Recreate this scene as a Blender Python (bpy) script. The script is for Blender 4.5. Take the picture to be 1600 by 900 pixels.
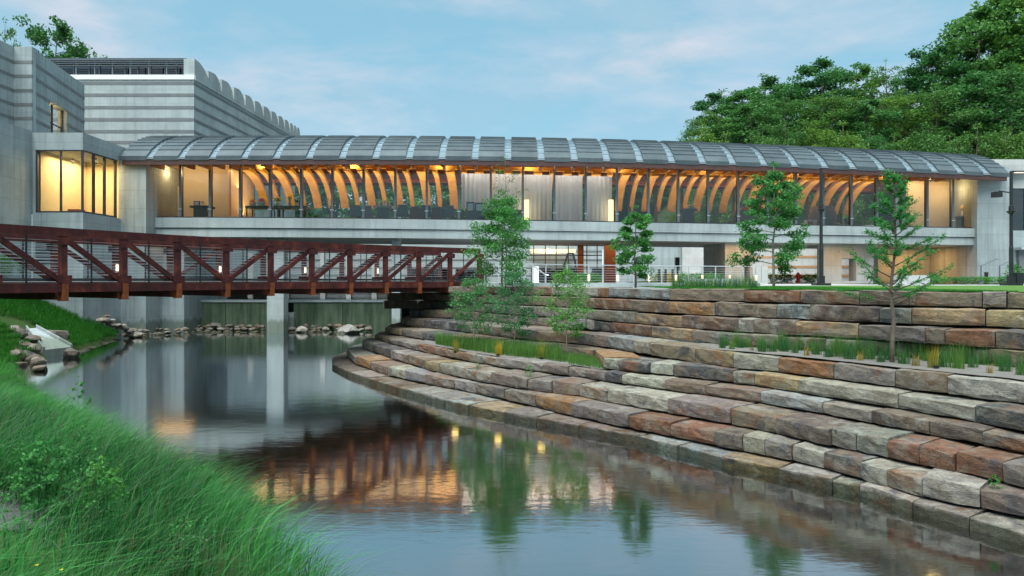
import bpy, math, random
import numpy as np
from mathutils import Vector, noise as mnoise

for o in list(bpy.data.objects):
    bpy.data.objects.remove(o)
scene = bpy.context.scene
COL = scene.collection
random.seed(7)
RNG = np.random.default_rng(11)

# ------------------------------------------------------------------ camera, sky, sun, exposure
EYE = 3.7            # camera height above the stream
F = 1100.0           # focal length in photo pixels (1600 wide)
HV = 437.0           # horizon row in the photo
cam_d = bpy.data.cameras.new('camera')
cam_d.sensor_width = 36.0
cam_d.lens = 36.0 * F / 1600.0
cam_d.shift_y = -(450.0 - HV) / 1600.0
cam_d.clip_start = 0.1
cam_d.clip_end = 3000
cam = bpy.data.objects.new('camera', cam_d)
COL.objects.link(cam)
cam.location = (0, 0, EYE)
cam.rotation_euler = (math.radians(90), 0, 0)
scene.camera = cam

SUN_EL, SUN_ROT = math.radians(66.0), math.radians(200.0)
world = bpy.data.worlds.new('World')
scene.world = world
world.use_nodes = True
wn, wl = world.node_tree.nodes, world.node_tree.links
wn.clear()
def wnode(t, **kw):
    n = wn.new(t)
    for k, v in kw.items():
        setattr(n, k, v)
    return n
w_out = wnode('ShaderNodeOutputWorld')
w_bg = wnode('ShaderNodeBackground')
w_bg.inputs['Strength'].default_value = 0.1
w_sky = wnode('ShaderNodeTexSky', sky_type='NISHITA', sun_disc=False)
w_sky.sun_elevation = SUN_EL
w_sky.sun_rotation = SUN_ROT
w_sky.air_density = 1.0
w_sky.dust_density = 1.2
w_sky.ozone_density = 2.0
w_tc = wnode('ShaderNodeTexCoord')
w_map = wnode('ShaderNodeMapping')
w_map.inputs['Scale'].default_value = (1.5, 1.5, 4.6)
w_map.inputs['Rotation'].default_value = (0.0, 0.16, 0.5)
w_n1 = wnode('ShaderNodeTexNoise')
w_n1.inputs['Scale'].default_value = 2.1
w_n1.inputs['Detail'].default_value = 7
w_n1.inputs['Roughness'].default_value = 0.56
w_n1.inputs['Distortion'].default_value = 0.35
w_r1 = wnode('ShaderNodeValToRGB')
w_r1.color_ramp.elements[0].position = 0.39
w_r1.color_ramp.elements[0].color = (0, 0, 0, 1)
w_r1.color_ramp.elements[1].position = 0.66
w_r1.color_ramp.elements[1].color = (1, 1, 1, 1)
w_n2 = wnode('ShaderNodeTexNoise')
w_n2.inputs['Scale'].default_value = 3.2
w_n2.inputs['Detail'].default_value = 6
w_n2.inputs['Roughness'].default_value = 0.6
w_r2 = wnode('ShaderNodeValToRGB')
w_r2.color_ramp.elements[0].position = 0.42
w_r2.color_ramp.elements[0].color = (2.0, 3.05, 3.75, 1)      # grey-blue veil cloud
w_r2.color_ramp.elements[1].position = 0.66
w_r2.color_ramp.elements[1].color = (3.9, 3.85, 4.25, 1)      # pink-white tops
w_tint = wnode('ShaderNodeMix', data_type='RGBA', blend_type='MULTIPLY')
w_tint.inputs['Factor'].default_value = 1.0
w_tint.inputs['B'].default_value = (1.0, 1.18, 1.2, 1)
w_floor = wnode('ShaderNodeMix', data_type='RGBA')           # thin high veil over the whole sky
w_floor.inputs['Factor'].default_value = 0.72
w_floor.inputs['B'].default_value = (1.42, 2.85, 3.4, 1)
w_mul = wnode('ShaderNodeMath', operation='MULTIPLY')
w_mul.inputs[1].default_value = 0.82
w_mix = wnode('ShaderNodeMix', data_type='RGBA')
wl.new(w_tc.outputs['Generated'], w_map.inputs['Vector'])
wl.new(w_map.outputs['Vector'], w_n1.inputs['Vector'])
wl.new(w_map.outputs['Vector'], w_n2.inputs['Vector'])
wl.new(w_n1.outputs['Fac'], w_r1.inputs['Fac'])
wl.new(w_n2.outputs['Fac'], w_r2.inputs['Fac'])
wl.new(w_sky.outputs['Color'], w_tint.inputs['A'])
wl.new(w_tint.outputs['Result'], w_floor.inputs['A'])
wl.new(w_r1.outputs['Color'], w_mul.inputs[0])
wl.new(w_mul.outputs['Value'], w_mix.inputs['Factor'])
wl.new(w_floor.outputs['Result'], w_mix.inputs['A'])
wl.new(w_r2.outputs['Color'], w_mix.inputs['B'])
wl.new(w_mix.outputs['Result'], w_bg.inputs['Color'])
wl.new(w_bg.outputs['Background'], w_out.inputs['Surface'])

sun_d = bpy.data.lights.new('sun', 'SUN')
sun_d.energy = 3.6
sun_d.angle = math.radians(60)
sun_d.color = (0.97, 1.0, 0.95)
sun = bpy.data.objects.new('sun', sun_d)
COL.objects.link(sun)
# the sky's sun_rotation turns clockwise from +Y; the lamp shines the opposite way
sd = Vector((math.sin(SUN_ROT) * math.cos(SUN_EL), math.cos(SUN_ROT) * math.cos(SUN_EL), math.sin(SUN_EL)))
sun.rotation_euler = (-sd).to_track_quat('-Z', 'Y').to_euler()

scene.view_settings.view_transform = 'Standard'
scene.view_settings.look = 'None'
scene.view_settings.exposure = 1.0
scene.view_settings.gamma = 1.0
scene.view_settings.use_curve_mapping = False
scene.render.engine = 'CYCLES'
scene.cycles.use_denoising = True
scene.cycles.max_bounces = 8
scene.cycles.transparent_max_bounces = 16
scene.cycles.caustics_reflective = False
scene.cycles.caustics_refractive = False
scene.cycles.sample_clamp_indirect = 4.0

# ------------------------------------------------------------------ photo pixel <-> place
def W(u, v, Y):
    """the place at distance Y that the photo shows at (u, v)"""
    return Vector(((u - 800.0) / F * Y, Y, EYE - (v - HV) / F * Y))
def GZ(u, v, z):
    """the place at height z that the photo shows at (u, v)"""
    return W(u, v, (EYE - z) * F / (v - HV))
def XU(u, Y):
    return (u - 800.0) / F * Y
def ZV(v, Y):
    return EYE - (v - HV) / F * Y
def lerp(a, b, t):
    return a + (b - a) * t
def interp(x, pts):
    return float(np.interp(x, [p[0] for p in pts], [p[1] for p in pts]))

# ------------------------------------------------------------------ mesh helpers
class MB:
    def __init__(s):
        s.v, s.f = [], []
    def add(s, vs, fs):
        b = len(s.v)
        s.v += [tuple(p) for p in vs]
        s.f += [tuple(i + b for i in f) for f in fs]
        return s
    def box(s, x0, x1, y0, y1, z0, z1):
        vs = [(x0, y0, z0), (x1, y0, z0), (x1, y1, z0), (x0, y1, z0), (x0, y0, z1), (x1, y0, z1), (x1, y1, z1), (x0, y1, z1)]
        return s.add(vs, [(3, 2, 1, 0), (4, 5, 6, 7), (0, 1, 5, 4), (1, 2, 6, 5), (2, 3, 7, 6), (3, 0, 4, 7)])
    def bar(s, p, q, w, h, up=(0, 0, 1)):
        p, q, up = Vector(p), Vector(q), Vector(up)
        d = (q - p).normalized()
        sx = d.cross(up)
        if sx.length < 1e-4:
            sx = d.cross(Vector((0, 1, 0)))
        sx.normalize()
        sz = sx.cross(d).normalized()
        vs = []
        for c in (p, q):
            for a, b in ((-1, -1), (1, -1), (1, 1), (-1, 1)):
                vs.append(c + sx * (a * w / 2) + sz * (b * h / 2))
        return s.add(vs, [(0, 3, 2, 1), (4, 5, 6, 7), (0, 1, 5, 4), (1, 2, 6, 5), (2, 3, 7, 6), (3, 0, 4, 7)])
    def tube(s, pts, rad, n=6, cap=True):
        pts = [Vector(p) for p in pts]
        if not hasattr(rad, '__len__'):
            rad = [rad] * len(pts)
        rings = []
        ref = Vector((0.31, 0.17, 0.93))
        for i, p in enumerate(pts):
            d = (pts[min(i + 1, len(pts) - 1)] - pts[max(i - 1, 0)])
            if d.length < 1e-6:
                d = Vector((0, 0, 1))
            d.normalize()
            a = d.cross(ref)
            if a.length < 0.1:
                a = d.cross(Vector((1, 0, 0)))
            a.normalize()
            b = d.cross(a)
            rings.append([p + (a * math.cos(2 * math.pi * k / n) + b * math.sin(2 * math.pi * k / n)) * rad[i] for k in range(n)])
        vs = [q for r in rings for q in r]
        fs = []
        for i in range(len(pts) - 1):
            for k in range(n):
                k2 = (k + 1) % n
                fs.append((i * n + k, i * n + k2, (i + 1) * n + k2, (i + 1) * n + k))
        if cap:
            fs.append(tuple(range(n - 1, -1, -1)))
            fs.append(tuple((len(pts) - 1) * n + k for k in range(n)))
        return s.add(vs, fs)
    def lathe(s, c, prof, n=12):
        vs = [(c[0] + r * math.cos(2 * math.pi * k / n), c[1] + r * math.sin(2 * math.pi * k / n), c[2] + z) for r, z in prof for k in range(n)]
        fs = []
        for i in range(len(prof) - 1):
            for k in range(n):
                k2 = (k + 1) % n
                fs.append((i * n + k, i * n + k2, (i + 1) * n + k2, (i + 1) * n + k))
        fs.append(tuple(range(n - 1, -1, -1)))
        fs.append(tuple((len(prof) - 1) * n + k for k in range(n)))
        return s.add(vs, fs)
    def slab(s, a, b, thick, z0, z1):
        """upright wall from plan point a to b, its body on the left-hand side of a->b"""
        a, b = Vector((a[0], a[1], 0)), Vector((b[0], b[1], 0))
        d = (b - a).normalized()
        n = Vector((-d.y, d.x, 0)) * thick
        pl = [a, b, b + n, a + n]
        vs = [(p.x, p.y, z0) for p in pl] + [(p.x, p.y, z1) for p in pl]
        return s.add(vs, [(3, 2, 1, 0), (4, 5, 6, 7), (0, 1, 5, 4), (1, 2, 6, 5), (2, 3, 7, 6), (3, 0, 4, 7)])

def wpos(o):
    p = Vector((0, 0, 0))
    while o is not None:
        p = p + o.location
        o = o.parent
    return p
def props(o, label=None, cat=None, group=None, kind=None):
    if label: o['label'] = label
    if cat: o['category'] = cat
    if group: o['group'] = group
    if kind: o['kind'] = kind
    return o
def mesh_of(name, v, f, mat, smooth=False):
    me = bpy.data.meshes.new(name)
    me.from_pydata(v, [], f)
    if mat is not None:
        for m in (mat if isinstance(mat, (list, tuple)) else [mat]):
            me.materials.append(m)
    if smooth:
        me.polygons.foreach_set('use_smooth', [True] * len(me.polygons))
    me.update()
    return me
def put(name, mb, mat, parent=None, label=None, cat=None, group=None, kind=None, smooth=False):
    """link an MB (in place coordinates) as one object, origin at its base centre"""
    xs = [p[0] for p in mb.v]; ys = [p[1] for p in mb.v]; zs = [p[2] for p in mb.v]
    c = Vector(((min(xs) + max(xs)) / 2, (min(ys) + max(ys)) / 2, min(zs)))
    me = mesh_of(name, [(p[0] - c.x, p[1] - c.y, p[2] - c.z) for p in mb.v], mb.f, mat, smooth)
    o = bpy.data.objects.new(name, me)
    COL.objects.link(o)
    if parent is not None:
        o.parent = parent
        o.location = c - wpos(parent)
    else:
        o.location = c
    return props(o, label, cat, group, kind)
def empty(name, loc, label=None, cat=None, group=None):
    o = bpy.data.objects.new(name, None)
    COL.objects.link(o)
    o.location = loc
    o.empty_display_size = 0.2
    return props(o, label, cat, group)
def link_mesh(name, me, loc, parent=None, rz=0, scale=None, color=None, **kw):
    o = bpy.data.objects.new(name, me)
    COL.objects.link(o)
    if parent is not None:
        o.parent = parent
    o.location = loc
    o.rotation_euler = (0, 0, rz)
    if scale is not None:
        o.scale = scale
    if color is not None:
        o.color = color
    return props(o, **kw)
def copy_thing(o, loc, rz=None, label=None, scale=None):
    c = o.copy()
    COL.objects.link(c)
    c.location = loc
    if rz is not None: c.rotation_euler = (0, 0, rz)
    if scale is not None: c.scale = scale
    if label: c['label'] = label
    for ch in o.children:
        d = ch.copy()
        COL.objects.link(d)
        d.parent = c
        for g in ch.children:
            e = g.copy()
            COL.objects.link(e)
            e.parent = d
    return c
ORD = ['first', 'second', 'third', 'fourth', 'fifth', 'sixth', 'seventh', 'eighth', 'ninth', 'tenth', 'eleventh', 'twelfth',
       'thirteenth', 'fourteenth', 'fifteenth', 'sixteenth', 'seventeenth', 'eighteenth', 'nineteenth', 'twentieth']
def nth(i):
    if i < 20: return ORD[i]
    t = {2: 'twenty', 3: 'thirty', 4: 'forty', 5: 'fifty', 6: 'sixty', 7: 'seventy', 8: 'eighty', 9: 'ninety'}
    th = {2: 'twentieth', 3: 'thirtieth', 4: 'fortieth', 5: 'fiftieth', 6: 'sixtieth', 7: 'seventieth', 8: 'eightieth', 9: 'ninetieth', 10: 'hundredth'}
    if i >= 100: return 'hundred and ' + nth(i - 100)
    a, b = divmod(i + 1, 10)
    return th[a] if b == 0 else t[a] + '-' + ORD[b - 1]

# ------------------------------------------------------------------ materials
class NT:
    def __init__(s, name):
        s.m = bpy.data.materials.new(name)
        s.m.use_nodes = True
        s.t = s.m.node_tree
        s.t.nodes.clear()
        s.out = s.n('ShaderNodeOutputMaterial')
    def n(s, t, **kw):
        x = s.t.nodes.new(t)
        for k, v in kw.items():
            if k.startswith('i_'):
                x.inputs[k[2:].replace('_', ' ')].default_value = v
            else:
                setattr(x, k, v)
        return x
    def l(s, a, b):
        s.t.links.new(a, b)
    def pos(s, scale=(1, 1, 1), rot=(0, 0, 0), obj=False):
        m = s.n('ShaderNodeMapping')
        m.inputs['Scale'].default_value = scale
        m.inputs['Rotation'].default_value = rot
        if obj:
            s.l(s.n('ShaderNodeTexCoord').outputs['Object'], m.inputs['Vector'])
        else:
            s.l(s.n('ShaderNodeNewGeometry').outputs['Position'], m.inputs['Vector'])
        return m.outputs['Vector']
    def noise(s, vec, scale, detail=4, rough=0.55, dist=0.0):
        x = s.n('ShaderNodeTexNoise')
        x.inputs['Scale'].default_value = scale
        x.inputs['Detail'].default_value = detail
        x.inputs['Roughness'].default_value = rough
        x.inputs['Distortion'].default_value = dist
        s.l(vec, x.inputs['Vector'])
        return x.outputs['Fac']
    def ramp(s, fac, stops):
        x = s.n('ShaderNodeValToRGB')
        e = x.color_ramp.elements
        while len(e) < len(stops):
            e.new(0.5)
        for i, (p, c) in enumerate(stops):
            e[i].position = p
            e[i].color = (c[0], c[1], c[2], 1) if hasattr(c, '__len__') else (c, c, c, 1)
        s.l(fac, x.inputs['Fac'])
        return x.outputs['Color']
    def mix(s, fac, a, b, mode='MIX'):
        x = s.n('ShaderNodeMix', data_type='RGBA', blend_type=mode)
        for k, val in (('Factor', fac), ('A', a), ('B', b)):
            if isinstance(val, bpy.types.NodeSocket):
                s.l(val, x.inputs[k])
            elif k == 'Factor':
                x.inputs[k].default_value = val
            else:
                x.inputs[k].default_value = (val[0], val[1], val[2], 1)
        return x.outputs['Result']
    def bump(s, h, strength=0.3, dist=0.02):
        x = s.n('ShaderNodeBump')
        x.inputs['Strength'].default_value = strength
        x.inputs['Distance'].default_value = dist
        s.l(h, x.inputs['Height'])
        return x.outputs['Normal']
    def principled(s, color, rough=0.7, metal=0.0, normal=None, spec=0.5, **kw):
        x = s.n('ShaderNodeBsdfPrincipled')
        if isinstance(color, bpy.types.NodeSocket):
            s.l(color, x.inputs['Base Color'])
        else:
            x.inputs['Base Color'].default_value = (color[0], color[1], color[2], 1)
        if isinstance(rough, bpy.types.NodeSocket):
            s.l(rough, x.inputs['Roughness'])
        else:
            x.inputs['Roughness'].default_value = rough
        x.inputs['Metallic'].default_value = metal
        x.inputs['Specular IOR Level'].default_value = spec
        if normal is not None:
            s.l(normal, x.inputs['Normal'])
        for k, v in kw.items():
            x.inputs[k.replace('_', ' ')].default_value = v
        s.l(x.outputs['BSDF'], s.out.inputs['Surface'])
        return x

def m_concrete(name, base, warm=(1, 1, 1), streak=0.14):
    t = NT(name)
    p = t.pos()
    big = t.noise(p, 0.45, 5, 0.6)
    st = t.noise(t.pos((2.6, 2.6, 0.16)), 1.0, 5, 0.65)
    fine = t.noise(p, 9.0, 6, 0.7)
    c0 = [b * w for b, w in zip(base, warm)]
    col = t.ramp(big, [(0.3, [c * 0.80 for c in c0]), (0.55, c0), (0.75, [min(c * 1.14, 0.9) for c in c0])])
    dark = t.ramp(st, [(0.30, 1 - 2.1 * streak), (0.52, 0.98), (0.8, 1.05)])
    col = t.mix(1.0, col, dark, 'MULTIPLY')
    col = t.mix(0.25, col, t.ramp(fine, [(0.3, 0.75), (0.7, 1.1)]), 'MULTIPLY')
    gz_ = t.n('ShaderNodeSeparateXYZ'); t.l(t.n('ShaderNodeNewGeometry').outputs['Position'], gz_.inputs[0])
    dm_ = t.n('ShaderNodeMath', operation='MULTIPLY_ADD'); t.l(st, dm_.inputs[0]); dm_.inputs[1].default_value = -1.6; t.l(gz_.outputs['Z'], dm_.inputs[2])
    col = t.mix(1.0, col, t.ramp(dm_.outputs['Value'], [(0.0, (0.5, 0.54, 0.46)), (0.25, 1.0)]), 'MULTIPLY')
    # formwork panel joints, 2.4 m by 1.2 m
    sx = t.n('ShaderNodeSeparateXYZ')
    t.l(t.n('ShaderNodeNewGeometry').outputs['Position'], sx.inputs[0])
    su = t.n('ShaderNodeMath', operation='ADD'); t.l(sx.outputs['X'], su.inputs[0]); t.l(sx.outputs['Y'], su.inputs[1])
    cv = t.n('ShaderNodeCombineXYZ'); t.l(su.outputs['Value'], cv.inputs['X']); t.l(sx.outputs['Z'], cv.inputs['Y'])
    br = t.n('ShaderNodeTexBrick')
    br.offset = 0.0
    for k_, v_ in (('Scale', 1.0), ('Mortar Size', 0.012), ('Mortar Smooth', 0.3), ('Bias', 0.0), ('Brick Width', 2.4), ('Row Height', 1.2)):
        br.inputs[k_].default_value = v_
    br.inputs['Color1'].default_value = (0.93, 0.93, 0.93, 1); br.inputs['Color2'].default_value = (1.05, 1.05, 1.05, 1); br.inputs['Mortar'].default_value = (0.62, 0.62, 0.62, 1)
    t.l(cv.outputs['Vector'], br.inputs['Vector'])
    col = t.mix(0.8, col, br.outputs['Color'], 'MULTIPLY')
    t.principled(col, 0.75, normal=t.bump(fine, 0.25, 0.012), spec=0.3)
    return t.m
def m_plain(name, color, rough=0.5, metal=0.0, var=0.18, scale=3.0, bump=0.1, spec=0.5, obj=False):
    t = NT(name)
    p = t.pos(obj=obj)
    n = t.noise(p, scale, 6, 0.65)
    col = t.ramp(n, [(0.25, [c * (1 - var) for c in color]), (0.75, [min(c * (1 + var), 1) for c in color])])
    t.principled(col, rough, metal, normal=t.bump(n, bump, 0.01), spec=spec)
    return t.m
def m_emit(name, color, strength):
    t = NT(name)
    e = t.n('ShaderNodeEmission')
    e.inputs['Color'].default_value = (*color, 1)
    e.inputs['Strength'].default_value = strength
    t.l(e.outputs['Emission'], t.out.inputs['Surface'])
    return t.m
def m_glass(name, tint=(0.86, 0.9, 0.9), refl=1.0, base=0.04):
    t = NT(name)
    tr = t.n('ShaderNodeBsdfTransparent')
    tr.inputs['Color'].default_value = (*tint, 1)
    gl = t.n('ShaderNodeBsdfGlossy')
    gl.inputs['Roughness'].default_value = 0.01
    gl.inputs['Color'].default_value = (1, 1, 1, 1)
    fr = t.n('ShaderNodeFresnel')
    fr.inputs['IOR'].default_value = 1.6
    ad = t.n('ShaderNodeMath', operation='MULTIPLY_ADD')
    ad.inputs[1].default_value = refl
    ad.inputs[2].default_value = base
    wob = t.bump(t.noise(t.pos(), 0.55, 2), 0.03, 0.2)
    t.l(wob, gl.inputs['Normal'])
    t.l(fr.outputs['Fac'], ad.inputs[0])
    mx = t.n('ShaderNodeMixShader')
    t.l(ad.outputs['Value'], mx.inputs['Fac'])
    t.l(tr.outputs['BSDF'], mx.inputs[1])
    t.l(gl.outputs['BSDF'], mx.inputs[2])
    t.l(mx.outputs['Shader'], t.out.inputs['Surface'])
    return t.m
def m_leaf(name, c_dark, c_light, trans=0.35, hue_attr=True):
    """leaf colour varies from leaf to leaf (a random number stored on each leaf)"""
    t = NT(name)
    at = t.n('ShaderNodeAttribute', attribute_name='tone')
    ob = t.n('ShaderNodeObjectInfo')
    col = t.ramp(at.outputs['Fac'], [(0.0, c_dark), (1.0, c_light)])
    tint = t.ramp(ob.outputs['Random'], [(0.0, (0.6, 0.8, 0.9)), (0.5, (1, 1, 1)), (1.0, (1.5, 1.25, 0.8))])
    col = t.mix(1.0, col, tint, 'MULTIPLY')
    b = t.principled(col, 0.55, spec=0.3)
    tl = t.n('ShaderNodeBsdfTranslucent')
    t.l(col, tl.inputs['Color'])
    mx = t.n('ShaderNodeMixShader')
    mx.inputs['Fac'].default_value = trans
    t.l(b.outputs['BSDF'], mx.inputs[1])
    t.l(tl.outputs['BSDF'], mx.inputs[2])
    t.l(mx.outputs['Shader'], t.out.inputs['Surface'])
    return t.m

M = {}
M['concrete'] = m_concrete('concrete', (0.33, 0.385, 0.395))
M['concrete_light'] = m_concrete('pale concrete', (0.39, 0.44, 0.445), streak=0.10)
M['band'] = m_plain('grey inlay band', (0.145, 0.16, 0.165), 0.6, var=0.25, scale=1.5)
M['wood_band'] = m_plain('cedar inlay band', (0.42, 0.22, 0.10), 0.6, var=0.25, scale=1.5)
M['white_wall'] = m_concrete('white rendered wall', (0.52, 0.53, 0.52), streak=0.06)
M['white'] = m_plain('white paint', (0.78, 0.78, 0.76), 0.5, var=0.05)
M['cream'] = m_plain('cream plaster', (0.78, 0.66, 0.46), 0.7, var=0.05)
M['steel'] = m_plain('grey painted steel', (0.14, 0.165, 0.19), 0.4, 0.3, var=0.12)
M['galv'] = m_plain('brushed steel', (0.55, 0.58, 0.6), 0.35, 0.7, var=0.1)
M['black'] = m_plain('black metal', (0.02, 0.022, 0.026), 0.45, 0.2, var=0.3)
M['dark'] = m_plain('dark bronze trim', (0.05, 0.05, 0.055), 0.45, 0.3, var=0.2)
M['eave'] = m_plain('dark stained eave timber', (0.07, 0.032, 0.028), 0.55, var=0.25, scale=2)
M['glass'] = m_glass('window glass', (0.84, 0.88, 0.86), refl=1.0, base=0.01)
M['rear_glass'] = m_glass('rear window glass', (0.9, 0.93, 0.91), refl=0.2, base=0.0)
M['glass_dark'] = m_glass('tinted glass', (0.22, 0.32, 0.33), refl=1.0, base=0.07)
def m_sky_panel():  # pale sky reflection carried by the colour of a cloth-like surface
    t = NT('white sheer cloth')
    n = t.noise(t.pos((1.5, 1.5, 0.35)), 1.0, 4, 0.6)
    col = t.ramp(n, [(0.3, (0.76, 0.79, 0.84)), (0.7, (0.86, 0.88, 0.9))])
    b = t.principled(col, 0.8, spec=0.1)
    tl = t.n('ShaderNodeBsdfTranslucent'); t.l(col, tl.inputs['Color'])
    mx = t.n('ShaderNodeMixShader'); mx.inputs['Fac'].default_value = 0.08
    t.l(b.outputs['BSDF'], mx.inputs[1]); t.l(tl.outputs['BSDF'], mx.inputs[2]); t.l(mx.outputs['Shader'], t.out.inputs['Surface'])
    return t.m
M['screen'] = m_sky_panel()
M['glow_lamp'] = m_emit('lamp lens', (1.0, 0.80, 0.52), 1.3)
M['glow_strip'] = m_emit('warm light strip', (1.0, 0.62, 0.22), 5.0)
M['soil'] = m_plain('dark soil', (0.06, 0.045, 0.03), 0.95, var=0.4, scale=6, bump=0.4)

def m_wood():
    t = NT('glulam timber')
    g = t.noise(t.pos((1.2, 1.2, 9)), 2.5, 6, 0.6, 0.4)
    col = t.ramp(g, [(0.3, (0.22, 0.07, 0.025)), (0.7, (0.34, 0.125, 0.045))])
    t.principled(col, 0.5, normal=t.bump(g, 0.1, 0.01))
    return t.m
M['wood'] = m_wood()
M['rib'] = m_plain('honey coloured glulam', (0.50, 0.31, 0.09), 0.5, var=0.25, scale=1.2)
def m_zinc():
    t = NT('weathered zinc roof')
    p = t.pos()
    a = t.noise(p, 0.7, 5, 0.6)
    b = t.noise(t.pos((6, 1.2, 1.2)), 1.5, 4, 0.6)
    col = t.ramp(a, [(0.3, (0.066, 0.088, 0.098)), (0.7, (0.108, 0.134, 0.146))])
    col = t.mix(0.5, col, t.ramp(b, [(0.3, 0.75), (0.7, 1.15)]), 'MULTIPLY')
    oi = t.n('ShaderNodeObjectInfo')
    col = t.mix(1.0, col, t.ramp(oi.outputs['Random'], [(0.0, 0.84), (1.0, 1.12)]), 'MULTIPLY')
    t.principled(col, 0.45, 0.35, normal=t.bump(a, 0.08, 0.02))
    return t.m
M['zinc'] = m_zinc()
M['skylight'] = m_plain('skylight glass', (0.25, 0.32, 0.36), 0.12, 0.35, var=0.1, bump=0.02)
def m_corten():
    t = NT('weathering steel')
    p = t.pos()
    a = t.noise(p, 2.2, 7, 0.65)
    b = t.noise(t.pos((5, 5, 0.7)), 1.4, 5, 0.6)
    col = t.ramp(a, [(0.3, (0.028, 0.008, 0.009)), (0.52, (0.07, 0.015, 0.014)), (0.72, (0.16, 0.04, 0.02))])
    col = t.mix(0.6, col, t.ramp(b, [(0.3, 0.5), (0.7, 1.35)]), 'MULTIPLY')
    t.principled(col, 0.7, 0.1, normal=t.bump(a, 0.25, 0.01), spec=0.3)
    return t.m
M['corten'] = m_corten()
def m_rust():
    t = NT('rust stained beam end')
    a = t.noise(t.pos(), 6, 6, 0.7)
    col = t.ramp(a, [(0.3, (0.11, 0.03, 0.015)), (0.7, (0.26, 0.075, 0.025))])
    t.principled(col, 0.75, normal=t.bump(a, 0.3, 0.01), spec=0.2)
    return t.m
M['rust'] = m_rust()
def m_stone():
    t = NT('split sandstone')
    oi = t.n('ShaderNodeObjectInfo')
    off = t.n('ShaderNodeVectorMath', operation='SCALE')
    t.l(oi.outputs['Location'], off.inputs[0])
    off.inputs['Scale'].default_value = 3.7
    ad = t.n('ShaderNodeVectorMath', operation='ADD')
    t.l(t.n('ShaderNodeNewGeometry').outputs['Position'], ad.inputs[0])
    t.l(off.outputs['Vector'], ad.inputs[1])
    p = ad.outputs['Vector']
    mp = t.n('ShaderNodeMapping')
    mp.inputs['Scale'].default_value = (1, 1, 2.2)
    t.l(p, mp.inputs['Vector'])
    pl = mp.outputs['Vector']
    patch = t.noise(p, 1.5, 6, 0.6, 0.5)
    patch2 = t.noise(p, 1.9, 8, 0.62, 0.25)
    mid = t.noise(pl, 5.0, 7, 0.7)
    fine = t.noise(pl, 26.0, 5, 0.75)
    base = oi.outputs['Color']
    col = t.mix(t.ramp(mid, [(0.28, 0.0), (0.72, 1.0)]), t.mix(1.0, base, (0.42, 0.42, 0.45), 'MULTIPLY'), t.mix(1.0, base, (1.5, 1.46, 1.38), 'MULTIPLY'))
    # rust stains and pale scoured patches, strength differs stone by stone
    rs = t.n('ShaderNodeMath', operation='MULTIPLY')
    t.l(t.ramp(patch, [(0.5, 0.0), (0.62, 1.0)]), rs.inputs[0])
    t.l(t.ramp(oi.outputs['Random'], [(0.3, 0.0), (0.75, 0.85)]), rs.inputs[1])
    col = t.mix(rs.outputs['Value'], col, (0.17, 0.085, 0.045))
    ps = t.n('ShaderNodeMath', operation='MULTIPLY')
    t.l(t.ramp(patch2, [(0.56, 0.0), (0.64, 1.0)]), ps.inputs[0])
    ps.inputs[1].default_value = 0.5
    col = t.mix(ps.outputs['Value'], col, (0.31, 0.31, 0.28))
    bf = t.n('ShaderNodeMath', operation='MULTIPLY')
    t.l(t.ramp(t.noise(p, 2.6, 7, 0.65, 0.4), [(0.48, 0.0), (0.58, 1.0)]), bf.inputs[0]); bf.inputs[1].default_value = 0.55
    col = t.mix(bf.outputs['Value'], col, (0.185, 0.155, 0.12))
    dk = t.ramp(t.noise(p, 1.1, 6, 0.7, 0.3), [(0.36, 1.0), (0.43, 0.0)])
    dm = t.n('ShaderNodeMath', operation='MULTIPLY')
    t.l(dk, dm.inputs[0]); dm.inputs[1].default_value = 0.75
    col = t.mix(dm.outputs['Value'], col, (0.055, 0.058, 0.068))
    crack = t.n('ShaderNodeTexVoronoi', feature='DISTANCE_TO_EDGE')
    crack.inputs['Scale'].default_value = 0.9
    dv = t.n('ShaderNodeVectorMath', operation='ADD')
    t.l(p, dv.inputs[0])
    nn = t.n('ShaderNodeTexNoise'); nn.inputs['Scale'].default_value = 2.5; nn.inputs['Detail'].default_value = 5
    t.l(p, nn.inputs['Vector'])
    t.l(nn.outputs['Color'], dv.inputs[1])
    t.l(dv.outputs['Vector'], crack.inputs['Vector'])
    ck = t.ramp(crack.outputs['Distance'], [(0.0, 0.35), (0.012, 1.0)])
    col = t.mix(0.8, col, ck, 'MULTIPLY')
    col = t.mix(0.55, col, t.ramp(fine, [(0.3, 0.4), (0.7, 1.35)]), 'MULTIPLY')
    gp = t.n('ShaderNodeSeparateXYZ'); t.l(t.n('ShaderNodeNewGeometry').outputs['Position'], gp.inputs[0])
    wl_ = t.n('ShaderNodeMath', operation='MULTIPLY_ADD'); t.l(patch, wl_.inputs[0]); wl_.inputs[1].default_value = -0.25; t.l(gp.outputs['Z'], wl_.inputs[2])
    col = t.mix(1.0, col, t.ramp(wl_.outputs['Value'], [(0.0, (0.36, 0.40, 0.33)), (0.05, 1.0)]), 'MULTIPLY')
    hsum = t.n('ShaderNodeMath', operation='MULTIPLY_ADD')
    t.l(mid, hsum.inputs[0]); hsum.inputs[1].default_value = 2.0
    t.l(fine, hsum.inputs[2])
    t.principled(col, 0.85, normal=t.bump(hsum.outputs['Value'], 0.75, 0.028), spec=0.25)
    return t.m
M['stone'] = m_stone()
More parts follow.
